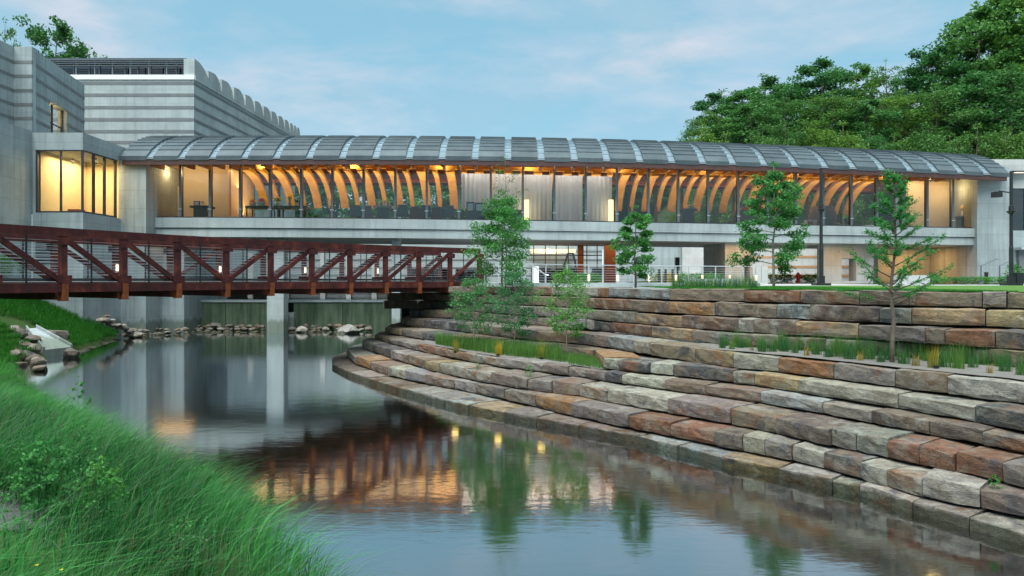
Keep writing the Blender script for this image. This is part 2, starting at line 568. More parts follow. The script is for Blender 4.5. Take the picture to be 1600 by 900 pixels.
def m_moss():
    t = NT('algae stained concrete')
    p = t.pos()
    st = t.noise(t.pos((3.2, 3.2, 0.18)), 1.2, 6, 0.65)
    b = t.noise(p, 1.1, 5, 0.6)
    col = t.ramp(st, [(0.28, (0.035, 0.055, 0.04)), (0.5, (0.085, 0.125, 0.075)), (0.75, (0.17, 0.21, 0.15))])
    col = t.mix(0.5, col, t.ramp(b, [(0.3, 0.6), (0.7, 1.3)]), 'MULTIPLY')
    t.principled(col, 0.85, normal=t.bump(st, 0.2, 0.02), spec=0.2)
    return t.m
M['moss'] = m_moss()
def m_ground(name, a, b, scale=2.0, fine=30.0):
    t = NT(name)
    p = t.pos()
    n1 = t.noise(p, scale, 6, 0.65)
    n2 = t.noise(p, fine, 5, 0.7)
    col = t.mix(n1, a, b)
    col = t.mix(0.6, col, t.ramp(n2, [(0.3, 0.55), (0.7, 1.3)]), 'MULTIPLY')
    t.principled(col, 0.95, normal=t.bump(n2, 0.5, 0.03), spec=0.2)
    return t.m
M['earth'] = m_ground('grassy earth', (0.02, 0.05, 0.012), (0.045, 0.09, 0.02))
M['lawn'] = m_ground('mown lawn', (0.06, 0.14, 0.025), (0.10, 0.20, 0.045), 0.8, 60)
M['gravel'] = m_ground('grey gravel', (0.12, 0.11, 0.10), (0.21, 0.20, 0.185), 3.0, 45)
M['paving'] = m_ground('concrete paving', (0.32, 0.33, 0.34), (0.40, 0.41, 0.42), 0.6, 20)
M['bed'] = m_ground('stream bed', (0.075, 0.05, 0.022), (0.045, 0.055, 0.025), 0.9, 6)
M['forest'] = m_ground('forest floor', (0.018, 0.03, 0.01), (0.04, 0.06, 0.02), 0.3, 4)
M['rock'] = m_stone()
M['rock'].name = 'shore rock'
def m_water():
    t = NT('stream water')
    tr = t.n('ShaderNodeBsdfTransparent')
    tr.inputs['Color'].default_value = (0.55, 0.56, 0.42, 1)
    gl = t.n('ShaderNodeBsdfGlossy')
    gl.inputs['Roughness'].default_value = 0.07
    gl.inputs['Color'].default_value = (0.93, 0.97, 1, 1)
    w1 = t.noise(t.pos((0.9, 2.6, 1)), 1.3, 4, 0.55, 0.3)
    w2 = t.noise(t.pos((2.4, 7.5, 1), rot=(0, 0, 0.25)), 1.6, 3, 0.5)
    ad = t.n('ShaderNodeMath', operation='MULTIPLY_ADD')
    t.l(w2, ad.inputs[0]); ad.inputs[1].default_value = 0.35
    t.l(w1, ad.inputs[2])
    nrm = t.bump(ad.outputs['Value'], 0.075, 0.03)
    t.l(nrm, gl.inputs['Normal'])
    fr = t.n('ShaderNodeFresnel')
    fr.inputs['IOR'].default_value = 1.33
    t.l(nrm, fr.inputs['Normal'])
    mm = t.n('ShaderNodeMath', operation='MULTIPLY_ADD', use_clamp=True)
    mm.inputs[1].default_value = 2.0
    mm.inputs[2].default_value = 0.29
    t.l(fr.outputs['Fac'], mm.inputs[0])
    mx = t.n('ShaderNodeMixShader')
    t.l(mm.outputs['Value'], mx.inputs['Fac'])
    t.l(tr.outputs['BSDF'], mx.inputs[1])
    t.l(gl.outputs['BSDF'], mx.inputs[2])
    t.l(mx.outputs['Shader'], t.out.inputs['Surface'])
    return t.m
M['water'] = m_water()
M['bark'] = m_plain('grey bark', (0.13, 0.105, 0.08), 0.9, var=0.35, scale=14, bump=0.5)
M['bark_pale'] = m_plain('pale young bark', (0.30, 0.26, 0.21), 0.85, var=0.3, scale=18, bump=0.3)
M['leaf_wood'] = m_leaf('woodland leaves', (0.018, 0.095, 0.026), (0.13, 0.32, 0.075), 0.4)
M['leaf_bright'] = m_leaf('fresh bright leaves', (0.03, 0.115, 0.025), (0.14, 0.28, 0.055), 0.4)
M['leaf_young'] = m_leaf('young tree leaves', (0.02, 0.13, 0.03), (0.12, 0.38, 0.085), 0.45)
M['leaf_sapling'] = m_leaf('blue green sapling leaves', (0.03, 0.14, 0.045), (0.15, 0.38, 0.12), 0.45)
M['leaf_needle'] = m_leaf('feathery needles', (0.04, 0.20, 0.04), (0.16, 0.48, 0.11), 0.5)
M['grass'] = m_leaf('tall wild grass', (0.005, 0.075, 0.020), (0.10, 0.43, 0.125), 0.4)
M['bank_grass'] = m_leaf('bank grass', (0.014, 0.10, 0.014), (0.045, 0.23, 0.03), 0.4)
M['tuft'] = m_leaf('ornamental grass', (0.022, 0.10, 0.028), (0.12, 0.27, 0.07), 0.4)
M['tuft_dry'] = m_leaf('dry ornamental grass', (0.13, 0.12, 0.04), (0.36, 0.30, 0.09), 0.35)
M['yellow_leaf'] = m_leaf('yellow green foliage', (0.16, 0.16, 0.02), (0.45, 0.38, 0.05), 0.4)
M['seed'] = m_leaf('pale seed heads', (0.16, 0.25, 0.18), (0.34, 0.42, 0.33), 0.4)
M['dry_blade'] = m_leaf('dry grass blades', (0.14, 0.15, 0.05), (0.34, 0.33, 0.14), 0.35)
M['straw'] = m_plain('straw', (0.3, 0.24, 0.13), 0.8)
# ------------------------------------------------------------------ ground, water, banks, hills
WZ = 0.0
def sheet(name, pts, z, mat, label=None, kind='structure'):
    mb = MB()
    mb.add([(p[0], p[1], z if len(p) < 3 else p[2]) for p in pts], [tuple(range(len(pts)))])
    return put(name, mb, mat, label=label, kind=kind)

# gallery front in plan: distance of the glass line for each photo column
_yc = np.polyfit([190, 400, 800, 1100, 1300, 1525, 1580], [48.2, 48.4, 49.3, 51.3, 53.2, 55.2, 55.7], 3)
def YF(u):
    return float(np.polyval(_yc, u))
_ZB = [(190, 339.6), (237, 340), (520, 341.6), (800, 344.5), (1000, 348), (1100, 350), (1300, 353), (1525, 357), (1580, 358)]
_ZE = [(187, 245), (300, 244.6), (640, 244.2), (800, 246.5), (1000, 249.5), (1100, 252.5), (1200, 255.5), (1300, 259.5), (1400, 264), (1500, 268), (1577, 271)]
_zbp = np.polyfit([u for u in range(200, 1560, 40)], [ZV(interp(u, _ZB), YF(u)) for u in range(200, 1560, 40)], 3)
_zep = np.polyfit([u for u in range(200, 1560, 40)], [ZV(interp(u, _ZE), YF(u) - 2.0) for u in range(200, 1560, 40)], 4)
def ZBASE(u):
    return float(np.polyval(_zbp, u))
def ZEAVE(u):
    return float(np.polyval(_zep, u))
def XF(u):
    return XU(u, YF(u))

# left bank water line (place coordinates), near to far
SHORE = [(1.0, -30), (-0.4, -6), (-0.6, 3.0), (-0.95, 4.7), (-1.45, 6.6), (-2.3, 8.2), (-3.7, 10.0), (-6.2, 12.5), (-9.6, 16.0), (-15.3, 22.0), (-20.7, 28.7),
         (-21.9, 31.6), (-22.6, 36.7), (-24.6, 43.0), (-25.8, 46.2)]
def shore_dist(x, y):
    best, side = 1e9, 1
    for (ax, ay), (bx, by) in zip(SHORE[:-1], SHORE[1:]):
        dx, dy = bx - ax, by - ay
        t = max(0, min(1, ((x - ax) * dx + (y - ay) * dy) / (dx * dx + dy * dy)))
        px, py = ax + dx * t, ay + dy * t
        d = math.hypot(x - px, y - py)
        if d < best:
            best = d
            side = 1 if dx * (y - ay) - dy * (x - ax) > 0 else -1
    return best * side      # positive on the bank
def bank_z(x, y):
    d = shore_dist(x, y)
    top = lerp(2.4, 4.25, min(1, max(0, (y - 14) / 22)))
    slope = interp(y, [(0, 0.85), (10, 0.8), (17, 0.45), (26, 0.45), (33, 0.68)])
    if d < 0:
        return d * 0.7
    h = d * slope
    z = top * (1 - math.exp(-(h / top) * 1.25)) if h < 3 * top else top
    return z + 0.07 * mnoise.noise((x * 0.7, y * 0.7, 0)) * min(1, d)
mb = MB()
bx = np.concatenate([np.linspace(-34, -14, 50), np.linspace(-13.6, 1.5, 76)])
by = np.concatenate([np.linspace(-12, 14, 88), np.linspace(14.4, 46.5, 84)])
nx, ny = len(bx), len(by)
for y in by:
    for x in bx:
        mb.v.append((float(x), float(y), bank_z(float(x), float(y))))
for j in range(ny - 1):
    for i in range(nx - 1):
        q = [j * nx + i, j * nx + i + 1, (j + 1) * nx + i + 1, (j + 1) * nx + i]
        if max(mb.v[k][2] for k in q) > -0.9:
            mb.f.append(tuple(q))
put('bank', mb, M['earth'], kind='structure', smooth=True)

sheet('ground', [(-900, -500), (900, -500), (900, 1500), (-900, 1500)], -1.2, M['bed'])
sheet('stream_bed', [(-34, -30), (60, -30), (60, 60), (-34, 60)], -0.55, M['bed'])
sheet('water', [(-30, -40), (60, -40), (60, 52.2), (-30, 52.2)], WZ, M['water'])
sheet('upper_pond', [(-24.5, 52.6), (-3.8, 52.6), (-3.8, 74), (-24.5, 74)], 2.02, M['water'])

# hills: a valley with the museum in it, wooded slopes right, left and beyond
def hill_z(x, y):
    def sm(a, b, v):
        t = max(0, min(1, (v - a) / (b - a)))
        return t * t * (3 - 2 * t)
    r = 20 * sm(72, 100, y) * sm(6, 34, x) + 10 * sm(100, 200, y)
    l = 20 * sm(78, 112, y) * sm(-22, -60, x)
    b = 6 * sm(84, 120, y)
    return 3.0 + max(r, l, b) + 8 * sm(150, 400, y)
mb = MB()
hx = np.linspace(-320, 320, 81)
hy = np.concatenate([np.linspace(71, 140, 36), np.linspace(150, 600, 20)])
for y in hy:
    for x in hx:
        mb.v.append((float(x), float(y), hill_z(float(x), float(y)) + 0.5 * mnoise.noise((x * 0.08, y * 0.08, 3))))
for j in range(len(hy) - 1):
    for i in range(len(hx) - 1):
        a = j * len(hx) + i
        mb.f.append((a, a + 1, a + len(hx) + 1, a + len(hx)))
put('hill', mb, M['forest'], kind='structure', smooth=True)

# ------------------------------------------------------------------ gallery bridge
MU = [235.8, 283, 329, 376, 422.6, 471.5, 519.7, 568.5, 618, 667, 717.3, 767, 817, 866, 915, 963.8, 1012.7, 1059.4, 1106, 1152.8, 1198.2,
      1242.8, 1285.5, 1329.5, 1369.5, 1409, 1448, 1487.5, 1525.6]
ST = [234, 283.5, 332, 382, 432, 483.5, 535, 587, 639.5, 690.5, 742, 793.4, 845.6, 897.5, 948, 999.7, 1049.7, 1098, 1145, 1194, 1242, 1289,
      1333, 1378, 1422, 1461, 1501.5, 1542]
gal = empty('gallery_bridge', (XF(800), YF(800), 3.4),
            'long glass gallery building with ribbed barrel roof bridging the stream', 'building')
R_ROOF, D_ROOF = 9.0, 6.0
def arch(d):
    d = min(d, 2 * D_ROOF - d) if d > D_ROOF else d
    return math.sqrt(R_ROOF ** 2 - (D_ROOF - d) ** 2) - math.sqrt(R_ROOF ** 2 - D_ROOF ** 2)
def rp(u, d, dz=0.0):
    """a place on the roof: photo column u at the eave, d metres behind the eave"""
    Ye = YF(u) - 2.0
    return Vector((XU(u, Ye), Ye + d, ZEAVE(u) + arch(d) + dz))
def roof_piece(u0, u1, step, base, n=22, lip=0.075, side=0.22):
    mb = MB()
    ds = [2 * D_ROOF * k / n for k in range(n + 1)]
    for k in range(n):
        front = lip if k > 0 else 0.0
        a, b = rp(u0, ds[k], base + front), rp(u1, ds[k], base + front)
        c, d = rp(u1, ds[k + 1], base), rp(u0, ds[k + 1], base)
        al, bl = rp(u0, ds[k], base - side), rp(u1, ds[k], base - side)
        cl, dl = rp(u1, ds[k + 1], base - side), rp(u0, ds[k + 1], base - side)
        mb.add([a, b, c, d, al, bl, cl, dl], [(0, 1, 2, 3), (0, 4, 5, 1), (1, 5, 6, 2), (0, 3, 7, 4), (7, 6, 5, 4)])
    return mb
HW = 5.6     # half width of a skylight strip, photo pixels at the eave
edges = [187] + ST + [1577]
for i in range(len(edges) - 1):
    a = edges[i] + (HW if i > 0 else 0)
    b = edges[i + 1] - (HW if i < len(edges) - 2 else 0)
    put('roof_panel', roof_piece(a, b, 0, 0.06, side=0.30), M['zinc'], gal)
for u in ST:
    s = put('skylight_strip', roof_piece(u - HW, u + HW, 0, -0.10, n=20, lip=0.06, side=0.05), M['skylight'], gal)
# eave timber and gable ends
def ribbon(us, yf0, yf1, z0, z1):
    """curved slab along the front: yf offsets from the glass line, z functions of u"""
    mb = MB()
    n = len(us)
    for u in us:
        Y = YF(u)
        x = XU(u, Y)
        mb.v += [(x, Y + yf0, z0(u)), (x, Y + yf0, z1(u)), (x, Y + yf1, z1(u)), (x, Y + yf1, z0(u))]
    for i in range(n - 1):
        a, b = 4 * i, 4 * i + 4
        for k in range(4):
            k2 = (k + 1) % 4
            mb.f.append((a + k, a + k2, b + k2, b + k))
    mb.f += [(0, 1, 2, 3), (4 * n - 1, 4 * n - 2, 4 * n - 3, 4 * n - 4)]
    # outward winding
    mb.f = [tuple(reversed(f)) for f in mb.f]
    return mb
def urange(a, b, n=28):
    return [a + (b - a) * k / n for k in range(n + 1)]
def eave_ribbon(d0, d1, dz0, dz1):
    mb = MB()
    us = urange(190, 1574, 40)
    for u in us:
        for d, dz in ((d0, dz0), (d0, dz1), (d1, dz1), (d1, dz0)):
            p = rp(u, d)
            mb.v.append((p.x, p.y, ZEAVE(u) + dz))
    n = len(us)
    for i in range(n - 1):
        a, b = 4 * i, 4 * i + 4
        for k in range(4):
            k2 = (k + 1) % 4
            mb.f.append((a + k2, a + k, b + k, b + k2))
    mb.f += [(3, 2, 1, 0), (4 * n - 4, 4 * n - 3, 4 * n - 2, 4 * n - 1)]
    return mb
put('eave_beam', eave_ribbon(0.04, 0.26, -0.52, -0.03), M['eave'], gal)
put('back_eave_beam', eave_ribbon(11.7, 11.9, -0.34, -0.03), M['eave'], gal)
# timber ceiling under the roof
mb = MB()
us = urange(189, 1575, 30)
dd = [0.28 + 11.4 * k / 12 for k in range(13)]
for u in us:
    for d in dd:
        mb.v.append(tuple(rp(u, d, -0.42 if 0 < d else 0)))
for i in range(len(us) - 1):
    for k in range(12):
        a = i * 13 + k
        mb.f.append((a, a + 1, a + 14, a + 13))
put('ceiling', mb, M['wood'], gal)
# rafters and the curved ribs behind, one set per roof strip
def swept(pts, w, h):
    mb = MB()
    for p in pts:
        for sx, sz in ((-1, 0), (1, 0), (1, -1), (-1, -1)):
            mb.v.append((p[0] + sx * w / 2, p[1], p[2] + sz * h))
    n = len(pts)
    for i in range(n - 1):
        a, b = 4 * i, 4 * i + 4
        for k in range(4):
            k2 = (k + 1) % 4
            mb.f.append((a + k, a + k2, b + k2, b + k))
    mb.f += [(3, 2, 1, 0), (4 * n - 4, 4 * n - 3, 4 * n - 2, 4 * n - 1)]
    return mb
for u in ST[:-1]:
    for uu, hh in ((u, 0.42), (u + 24.5, 0.30)):
        if uu > 1540: continue
        pts = [rp(uu, 0.3 + 5.9 * k / 7, -0.44) for k in range(8)]
        put('rafter', swept(pts, 0.24, hh), M['wood'], gal)
        if uu < 1500:
            b0 = rp(uu, 0.75, -0.44)
            put('eave_bracket', MB().box(b0.x - 0.09, b0.x + 0.09, b0.y - 0.4, b0.y + 1.1, b0.z - 0.72, b0.z - 0.36), M['wood'], gal)
    for u_, w_ in ((u, 0.62), (u + 24.5, 0.34)):
        if not 330 < u_ < 1440: continue
        x0 = rp(u_, 6).x
        Yb = YF(u_) - 2.0
        pts = []
        for k in range(9):
            t = k / 8
            ang = t * 1.25
            pts.append((x0, Yb + 5.6 + 4.3 * math.sin(ang) / math.sin(1.25), 12.05 - 2.35 * (1 - math.cos(ang)) / (1 - math.cos(1.25))))
        put('curved_rib', swept(pts, w_, 0.30), M['rib'], gal)
put('light_track', ribbon(urange(331, 1440, 24), 3.6, 3.85, lambda u: 11.95, lambda u: 12.2), M['rib'], gal)
# uplight tube along the track
# floor slab: an upper and a set-back lower fascia
G_US = urange(227, 1536, 30)
put('floor_slab', ribbon(G_US, -0.45, 8.6, lambda u: ZBASE(u) - 0.70, lambda u: ZBASE(u) - 0.03), M['concrete_light'], gal)
put('lower_beam', ribbon(G_US, -0.33, 8.4, lambda u: ZBASE(u) - 1.32, lambda u: ZBASE(u) - 0.74), M['concrete_light'], gal)
put('glass_sill', ribbon(urange(233, 1528, 30), -0.12, 0.2, lambda u: ZBASE(u) - 0.027, lambda u: ZBASE(u) + 0.07), M['dark'], gal)
for i, u in enumerate(MU):
    Y = YF(u); x = XU(u, Y)
    mu = put('mullion', MB().box(x - 0.075, x + 0.075, Y - 0.16, Y + 0.02, ZBASE(u) + 0.073, ZEAVE(u) + arch(2.0) - 0.47), M['steel'], gal)
    put('mullion_back', MB().box(x - 0.05, x + 0.05, Y + 0.023, Y + 0.26, ZBASE(u) + 0.073, ZEAVE(u) + arch(2.2) - 0.47), M['dark'], mu)
    put('bracket', MB().box(x - 0.13, x + 0.13, Y - 0.20, Y - 0.163, ZBASE(u) + 0.55, ZBASE(u) + 0.61), M['galv'], mu)
for u0, u1 in zip(MU[:-1], MU[1:]):
    a, b = Vector((XF(u0), YF(u0), 0)), Vector((XF(u1), YF(u1), 0))
    d = (b - a).normalized() * 0.08
    a, b = a + d, b - d
    tl = 0.012 * random.uniform(-1, 1)
    z0, z1 = ZBASE(u0) + 0.073, ZEAVE(u0) + arch(2.0) - 0.5
    mb = MB().add([(a.x, a.y, z0), (b.x, b.y, z0), (b.x, b.y + tl, z1), (a.x, a.y + tl, z1)], [(0, 1, 2, 3)])
    put('glass_pane', mb, M['glass'], gal)
# rear glass wall with raking mullions
for i in range(0, len(MU) - 1):
    u0, u1 = MU[i], MU[i + 1]
    if u0 < 325 or u1 > 1450: continue
    Y0, Y1 = YF(u0) + 7.9, YF(u1) + 7.9
    x0, x1 = XF(u0), XF(u1)
    put('rear_mullion', MB().box(x0 - 0.09, x0 + 0.09, Y0 - 0.12, Y0 + 0.12, ZBASE(u0), ZEAVE(u0) + 0.6), M['eave'], gal)
    mb = MB().add([(x0 + 0.1, Y0, ZBASE(u0)), (x1 - 0.1, Y1, ZBASE(u0)), (x1 - 0.1, Y1, ZEAVE(u0) + 0.6), (x0 + 0.1, Y0, ZEAVE(u0) + 0.6)], [(0, 1, 2, 3)])
    put('rear_pane', mb, M['rear_glass'], gal)
put('rear_head', ribbon(urange(331, 1440, 24), 7.75, 8.05, lambda u: ZEAVE(u) - 0.35, lambda u: ZEAVE(u) - 0.1), M['wood'], gal)
# lit end rooms
def room_wall(u0, u1, yo, mat, name, z1=3.7):
    a, b = (XF(u0), YF(u0) + yo), (XF(u1), YF(u1) + yo)
    return put(name, MB().slab(a, b, 0.2, ZBASE(u0), ZBASE(u0) + z1), mat, gal)
room_wall(237, 329, 3.0, M['cream'], 'end_room_wall', 4.2)
put('end_room_side', MB().box(XF(329) - 0.1, XF(329) + 0.12, YF(329) + 3.21, YF(329) + 7.8, ZBASE(329), ZBASE(329) + 3.9), M['cream'], gal)
put('end_room_door', MB().box(XU(256, 51.1), XU(280, 51.1), 51.02, 51.12, 7.95, 10.45), M['cream'], gal, label='cream door in the lit end room')
room_wall(1448, 1526, 2.6, M['cream'], 'end_room_wall', 4.0)
put('end_room_recess', MB().box(XU(1496, 57.6), XU(1512, 57.6), 57.35, 57.55, 7.75, 10.9), M['wood'], gal)
# pale folded panels behind the middle panes, standing in for their sky reflection
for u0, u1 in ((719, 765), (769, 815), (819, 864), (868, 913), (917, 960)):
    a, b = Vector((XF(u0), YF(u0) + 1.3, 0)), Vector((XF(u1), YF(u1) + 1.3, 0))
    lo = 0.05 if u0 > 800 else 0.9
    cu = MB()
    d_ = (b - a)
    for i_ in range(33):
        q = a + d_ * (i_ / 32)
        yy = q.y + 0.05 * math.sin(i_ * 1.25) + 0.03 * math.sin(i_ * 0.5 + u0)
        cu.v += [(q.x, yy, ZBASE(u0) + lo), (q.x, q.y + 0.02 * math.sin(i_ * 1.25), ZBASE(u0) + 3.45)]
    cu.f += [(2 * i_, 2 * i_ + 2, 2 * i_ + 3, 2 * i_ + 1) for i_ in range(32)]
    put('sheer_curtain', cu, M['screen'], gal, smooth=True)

# columns and piers under the gallery
def column(u0, u1, Y, z0, z1, depth, mat='concrete_light', name='column'):
    return put(name, MB().box(XU(u0, Y), XU(u1, Y), Y, Y + depth, z0, z1), M[mat], gal)
def soff(u):
    return ZBASE(u) - 1.323
column(417, 443, 48.5, -0.5, soff(430), 1.0)
column(612, 625, 48.9, 0.3, soff(618), 0.6)
column(808, 821.5, 49.3, 3.3, soff(815), 0.6)
column(903, 912, 57.0, 3.3, soff(905), 0.5, 'wood')
column(945, 962, 56.0, 3.3, soff(950), 0.6, 'wood')
for u in (834, 852, 869, 888, 917, 933):
    put('undercroft_mullion', MB().box(XU(u, 56.5) - .035, XU(u, 56.5) + .035, 56.45, 56.55, 3.39, soff(u)), M['black'], gal)
put('undercroft_transom', MB().bar((XU(824, 56.5), 56.4, ZV(399, 56.5)), (XU(941, 56.5), 56.4, ZV(399, 56.5)), 0.06, 0.08), M['black'], gal)
put('undercroft_plinth', MB().box(XU(845, 60), XU(900, 60), 60, 60.6, 3.388, ZV(421, 60)), M['black'], gal)
put('undercroft_planter', MB().box(XU(866, 55.4), XU(902, 55.4), 55, 55.6, 3.388, ZV(432, 55)), M['concrete'], gal)
def pier(u0, u1, o0, o1, vo0, vo1, Y, depth):
    """thick wall under the gallery with one window-like opening"""
    p = MB()
    z0, z1 = 3.3, soff(u0)
    x0, x1, a, b = XU(u0, Y), XU(u1, Y), XU(o0, Y), XU(o1, Y)
    zt, zb = ZV(vo0, Y), ZV(vo1, Y)
    p.box(x0, a, Y, Y + depth, z0, z1); p.box(b, x1, Y, Y + depth, z0, z1)
    p.box(a, b, Y, Y + depth, zt, z1); p.box(a, b, Y, Y + depth, z0, max(zb, z0 + 0.02))
    return put('pier', p, M['concrete_light'], gal)
pier(1133, 1176, 1163, 1172, 399, 440, 53.0, 6.0)
pier(1287, 1364, 1315, 1338, 404, 439, 54.5, 1.2)
put('stair_wall', MB().box(XU(1176, 52), XU(1200, 52), 52, 52.5, 3.3, ZV(416, 52)), M['concrete_light'], gal)
# end abutments
put('left_abutment', MB().box(-26.05, XU(228, 46.6), 46.6, 60, -0.8, 12.0), M['concrete'], gal)
put('left_return_wall', MB().box(XU(228, 46.6) - 0.02, XU(286, 48.6), 48.75, 52.5, -0.8, ZBASE(240) - 1.325), M['concrete'], gal)
put('right_abutment', MB().box(XU(1527, 54.4), XU(1578, 54.4), 54.4, 66, 3.0, 12.4), M['concrete'], gal)
put('right_lower_wall', MB().box(XU(1372, 60.5), XU(1536, 54.8), 60.5, 61.2, 3.0, soff(1450)), M['concrete_light'], gal)

# warm lamps of the lit interior and the undercroft (inside the building; the fills on the pale middle panels are added)
def area(name, loc, sx, sy, energy, color, up=False, rot=None):
    d = bpy.data.lights.new(name, 'AREA')
    d.shape = 'RECTANGLE'; d.size = sx; d.size_y = sy
    d.energy = energy; d.color = color
    o = bpy.data.objects.new(name, d)
    COL.objects.link(o)
    o.location = loc
    if up: o.rotation_euler = (math.pi, 0, 0)
    if rot: o.rotation_euler = rot
    return o
WARM = (1.0, 0.60, 0.24)
for u in range(350, 1440, 140):
    Y = YF(u) + 3.3
    area('ceiling_uplight', (XU(u + 60, Y), Y, 11.8), 0.5, 0.4, 40, WARM, up=True)
    for du in (-45, 0, 45):
        Y2 = YF(u + du + 60) + 2.2
        area('ceiling_spot', (XU(u + du + 60, Y2), Y2, 12.35), 0.35, 0.35, 30, (1.0, 0.53, 0.15), up=True)
    area('rear_uplight', (XU(u + 60, Y), Y + 2.0, 8.6), 6.5, 0.4, 80, (1.0, 0.60, 0.22), up=True)
    area('rib_spot', (XU(u + 60, Y), Y + 1.2, 10.6), 6.0, 0.3, 45, (1.0, 0.62, 0.24), up=True)
    area('ceiling_downlight', (XU(u + 60, Y), Y, 11.7), 6.5, 0.5, 25, (1.0, 0.72, 0.42))
def point(name, loc, energy, color, r=0.15):
    d = bpy.data.lights.new(name, 'POINT')
    d.energy = energy; d.color = color; d.shadow_soft_size = r
    o = bpy.data.objects.new(name, d)
    COL.objects.link(o)
    o.location = loc
    return o
for u in (742, 792, 841, 890, 938):
    area('curtain_downlight', (XF(u), YF(u) + 0.75, ZEAVE(u) - 0.1), 1.8, 0.3, 13, (1.0, 0.84, 0.72))  # added lamps that brighten the panels standing in for reflected sky
for u in (258, 305):
    point('end_room_lamp', (XF(u), YF(u) + 1.2, 11.2), 42, (1.0, 0.66, 0.32))
for u in (1465, 1505):
    point('end_room_lamp', (XF(u), YF(u) + 1.1, 10.9), 42, (1.0, 0.66, 0.30))
for u, Y, e in ((262, 48.2, 26), (860, 55, 170), (975, 55, 40), (1160, 51.5, 110), (1320, 52.6, 90), (1430, 58.4, 170), (1345, 57, 60)):
    area('undercroft_lamp', (XU(u, Y), Y, soff(u) - 0.06), 3.2, 2.0, e * 0.6, (1.0, 0.50, 0.16))

# ------------------------------------------------------------------ corner bay and the near left wing
bay = empty('corner_bay', (-27.5, 44, 0), 'concrete bay with lit corner window left of the glass gallery', 'building')
BX0, BX1, BY0, BY1 = -28.95, -25.9, 42.5, 46.2
BT, WT, WB = 12.58, 11.54, 7.80
put('lower_wall', MB().box(BX0, BX1, BY0, 46.6, -0.8, WB - 0.05), M['concrete'], bay)
put('top_band', MB().add([(BX0, BY0, WT), (BX1, BY0, WT), (BX1, 51, WT), (BX0, 51, WT), (BX0, BY0, BT), (BX1, BY0, BT), (BX1, 51, BT - 0.1), (BX0, 51, BT - 0.1)],
                         [(3, 2, 1, 0), (4, 5, 6, 7), (0, 1, 5, 4), (1, 2, 6, 5), (2, 3, 7, 6), (3, 0, 4, 7)]), M['concrete'], bay)
put('corner_post', MB().box(BX0, BX0 + 0.18, BY0 + 0.003, 50.9, WB - 0.05, WT - 0.002), M['concrete'], bay)
put('room_side_wall', MB().box(BX0 + 0.2, BX0 + 0.3, BY0 + 0.3, 47.39, WB - 0.04, WT - 0.003), M['cream'], bay)
put('room_back_wall', MB().box(BX0 + 0.2, BX1 - 0.1, 47.4, 47.6, WB - 0.04, WT - 0.003), M['cream'], bay)
win = put('window_frame', MB(), M['dark'], bay) if False else None
fr = MB()
fr.box(BX0 + 0.19, BX1, BY0 + 0.02, BY0 + 0.14, WB - 0.045, WB + 0.05).box(BX0 + 0.19, BX1, BY0 + 0.02, BY0 + 0.14, WT - 0.09, WT - 0.003)
fr.box(BX1 - 0.14, BX1 - 0.02, BY0 + 0.15, BY1, WB - 0.045, WB + 0.05).box(BX1 - 0.14, BX1 - 0.02, BY0 + 0.15, BY1, WT - 0.09, WT - 0.003)
for x in (BX0 + 0.25, XU(94, BY0), BX1 - 0.08):
    fr.box(x - 0.05, x + 0.05, BY0 + 0.025, BY0 + 0.135, WB + 0.053, WT - 0.093)
for u in (148, 165, 182):
    y = -(BX1) * F / (800 - u)
    fr.box(BX1 - 0.135, BX1 - 0.025, y - 0.09, y + 0.09, WB + 0.053, WT - 0.093)
wf = put('window', fr, M['dark'], bay)
for xa, xb in ((BX0 + 0.3, XU(94, BY0) - 0.05), (XU(94, BY0) + 0.05, BX1 - 0.13)):
    put('pane', MB().add([(xa, BY0 + 0.08, WB + 0.05), (xb, BY0 + 0.08, WB + 0.05), (xb, BY0 + 0.08, WT - 0.09), (xa, BY0 + 0.08, WT - 0.09)], [(0, 1, 2, 3)]), M['glass'], wf)
ys = [BY0 + 0.15] + [-(BX1) * F / (800 - u) for u in (148, 165, 182)]
for ya, yb in zip(ys[:-1], ys[1:]):
    put('pane', MB().add([(BX1 - 0.08, ya, WB + 0.05), (BX1 - 0.08, yb, WB + 0.05), (BX1 - 0.08, yb, WT - 0.09), (BX1 - 0.08, ya, WT - 0.09)], [(0, 1, 2, 3)]), M['glass'], wf)
for dx in (-28.2, -27.6, -26.7):
    put('track_spotlight', MB().lathe((dx, 45.2, 11.15), [(0.05, 0), (0.09, 0.05), (0.09, 0.22), (0.03, 0.26), (0.03, 0.37)], 8), M['dark'], bay)
lv = MB()
lx0, lx1, lz0, lz1 = XU(57, 42.5), XU(87.5, 42.5), ZV(410, 42.5), ZV(375, 42.5)
for k in range(9):
    z = lz0 + (lz1 - lz0) * (k + 0.5) / 9
    lv.add([(lx0, 42.40, z - 0.07), (lx1, 42.40, z - 0.07), (lx1, 42.49, z + 0.07), (lx0, 42.49, z + 0.07)], [(0, 1, 2, 3)])
lv.box(lx0 - 0.05, lx1 + 0.05, 42.475, 42.496, lz0 - 0.05, lz1 + 0.05)
put('louvre', lv, M['steel'], bay)
area('bay_lamp', (-27.4, 45.0, 11.35), 2.0, 3.0, 190, (1.0, 0.68, 0.30))
bench = put('bench', MB().box(XU(74, 45.5), XU(124, 45.5), 45.4, 46.1, 7.78, 8.25).box(XU(74, 46.0), XU(82, 46.0), 45.4, 46.1, 8.253, 8.45), m_plain('dark red cloth', (0.16, 0.03, 0.025), 0.8),
            label='dark red bench inside the lit corner window', cat='bench')

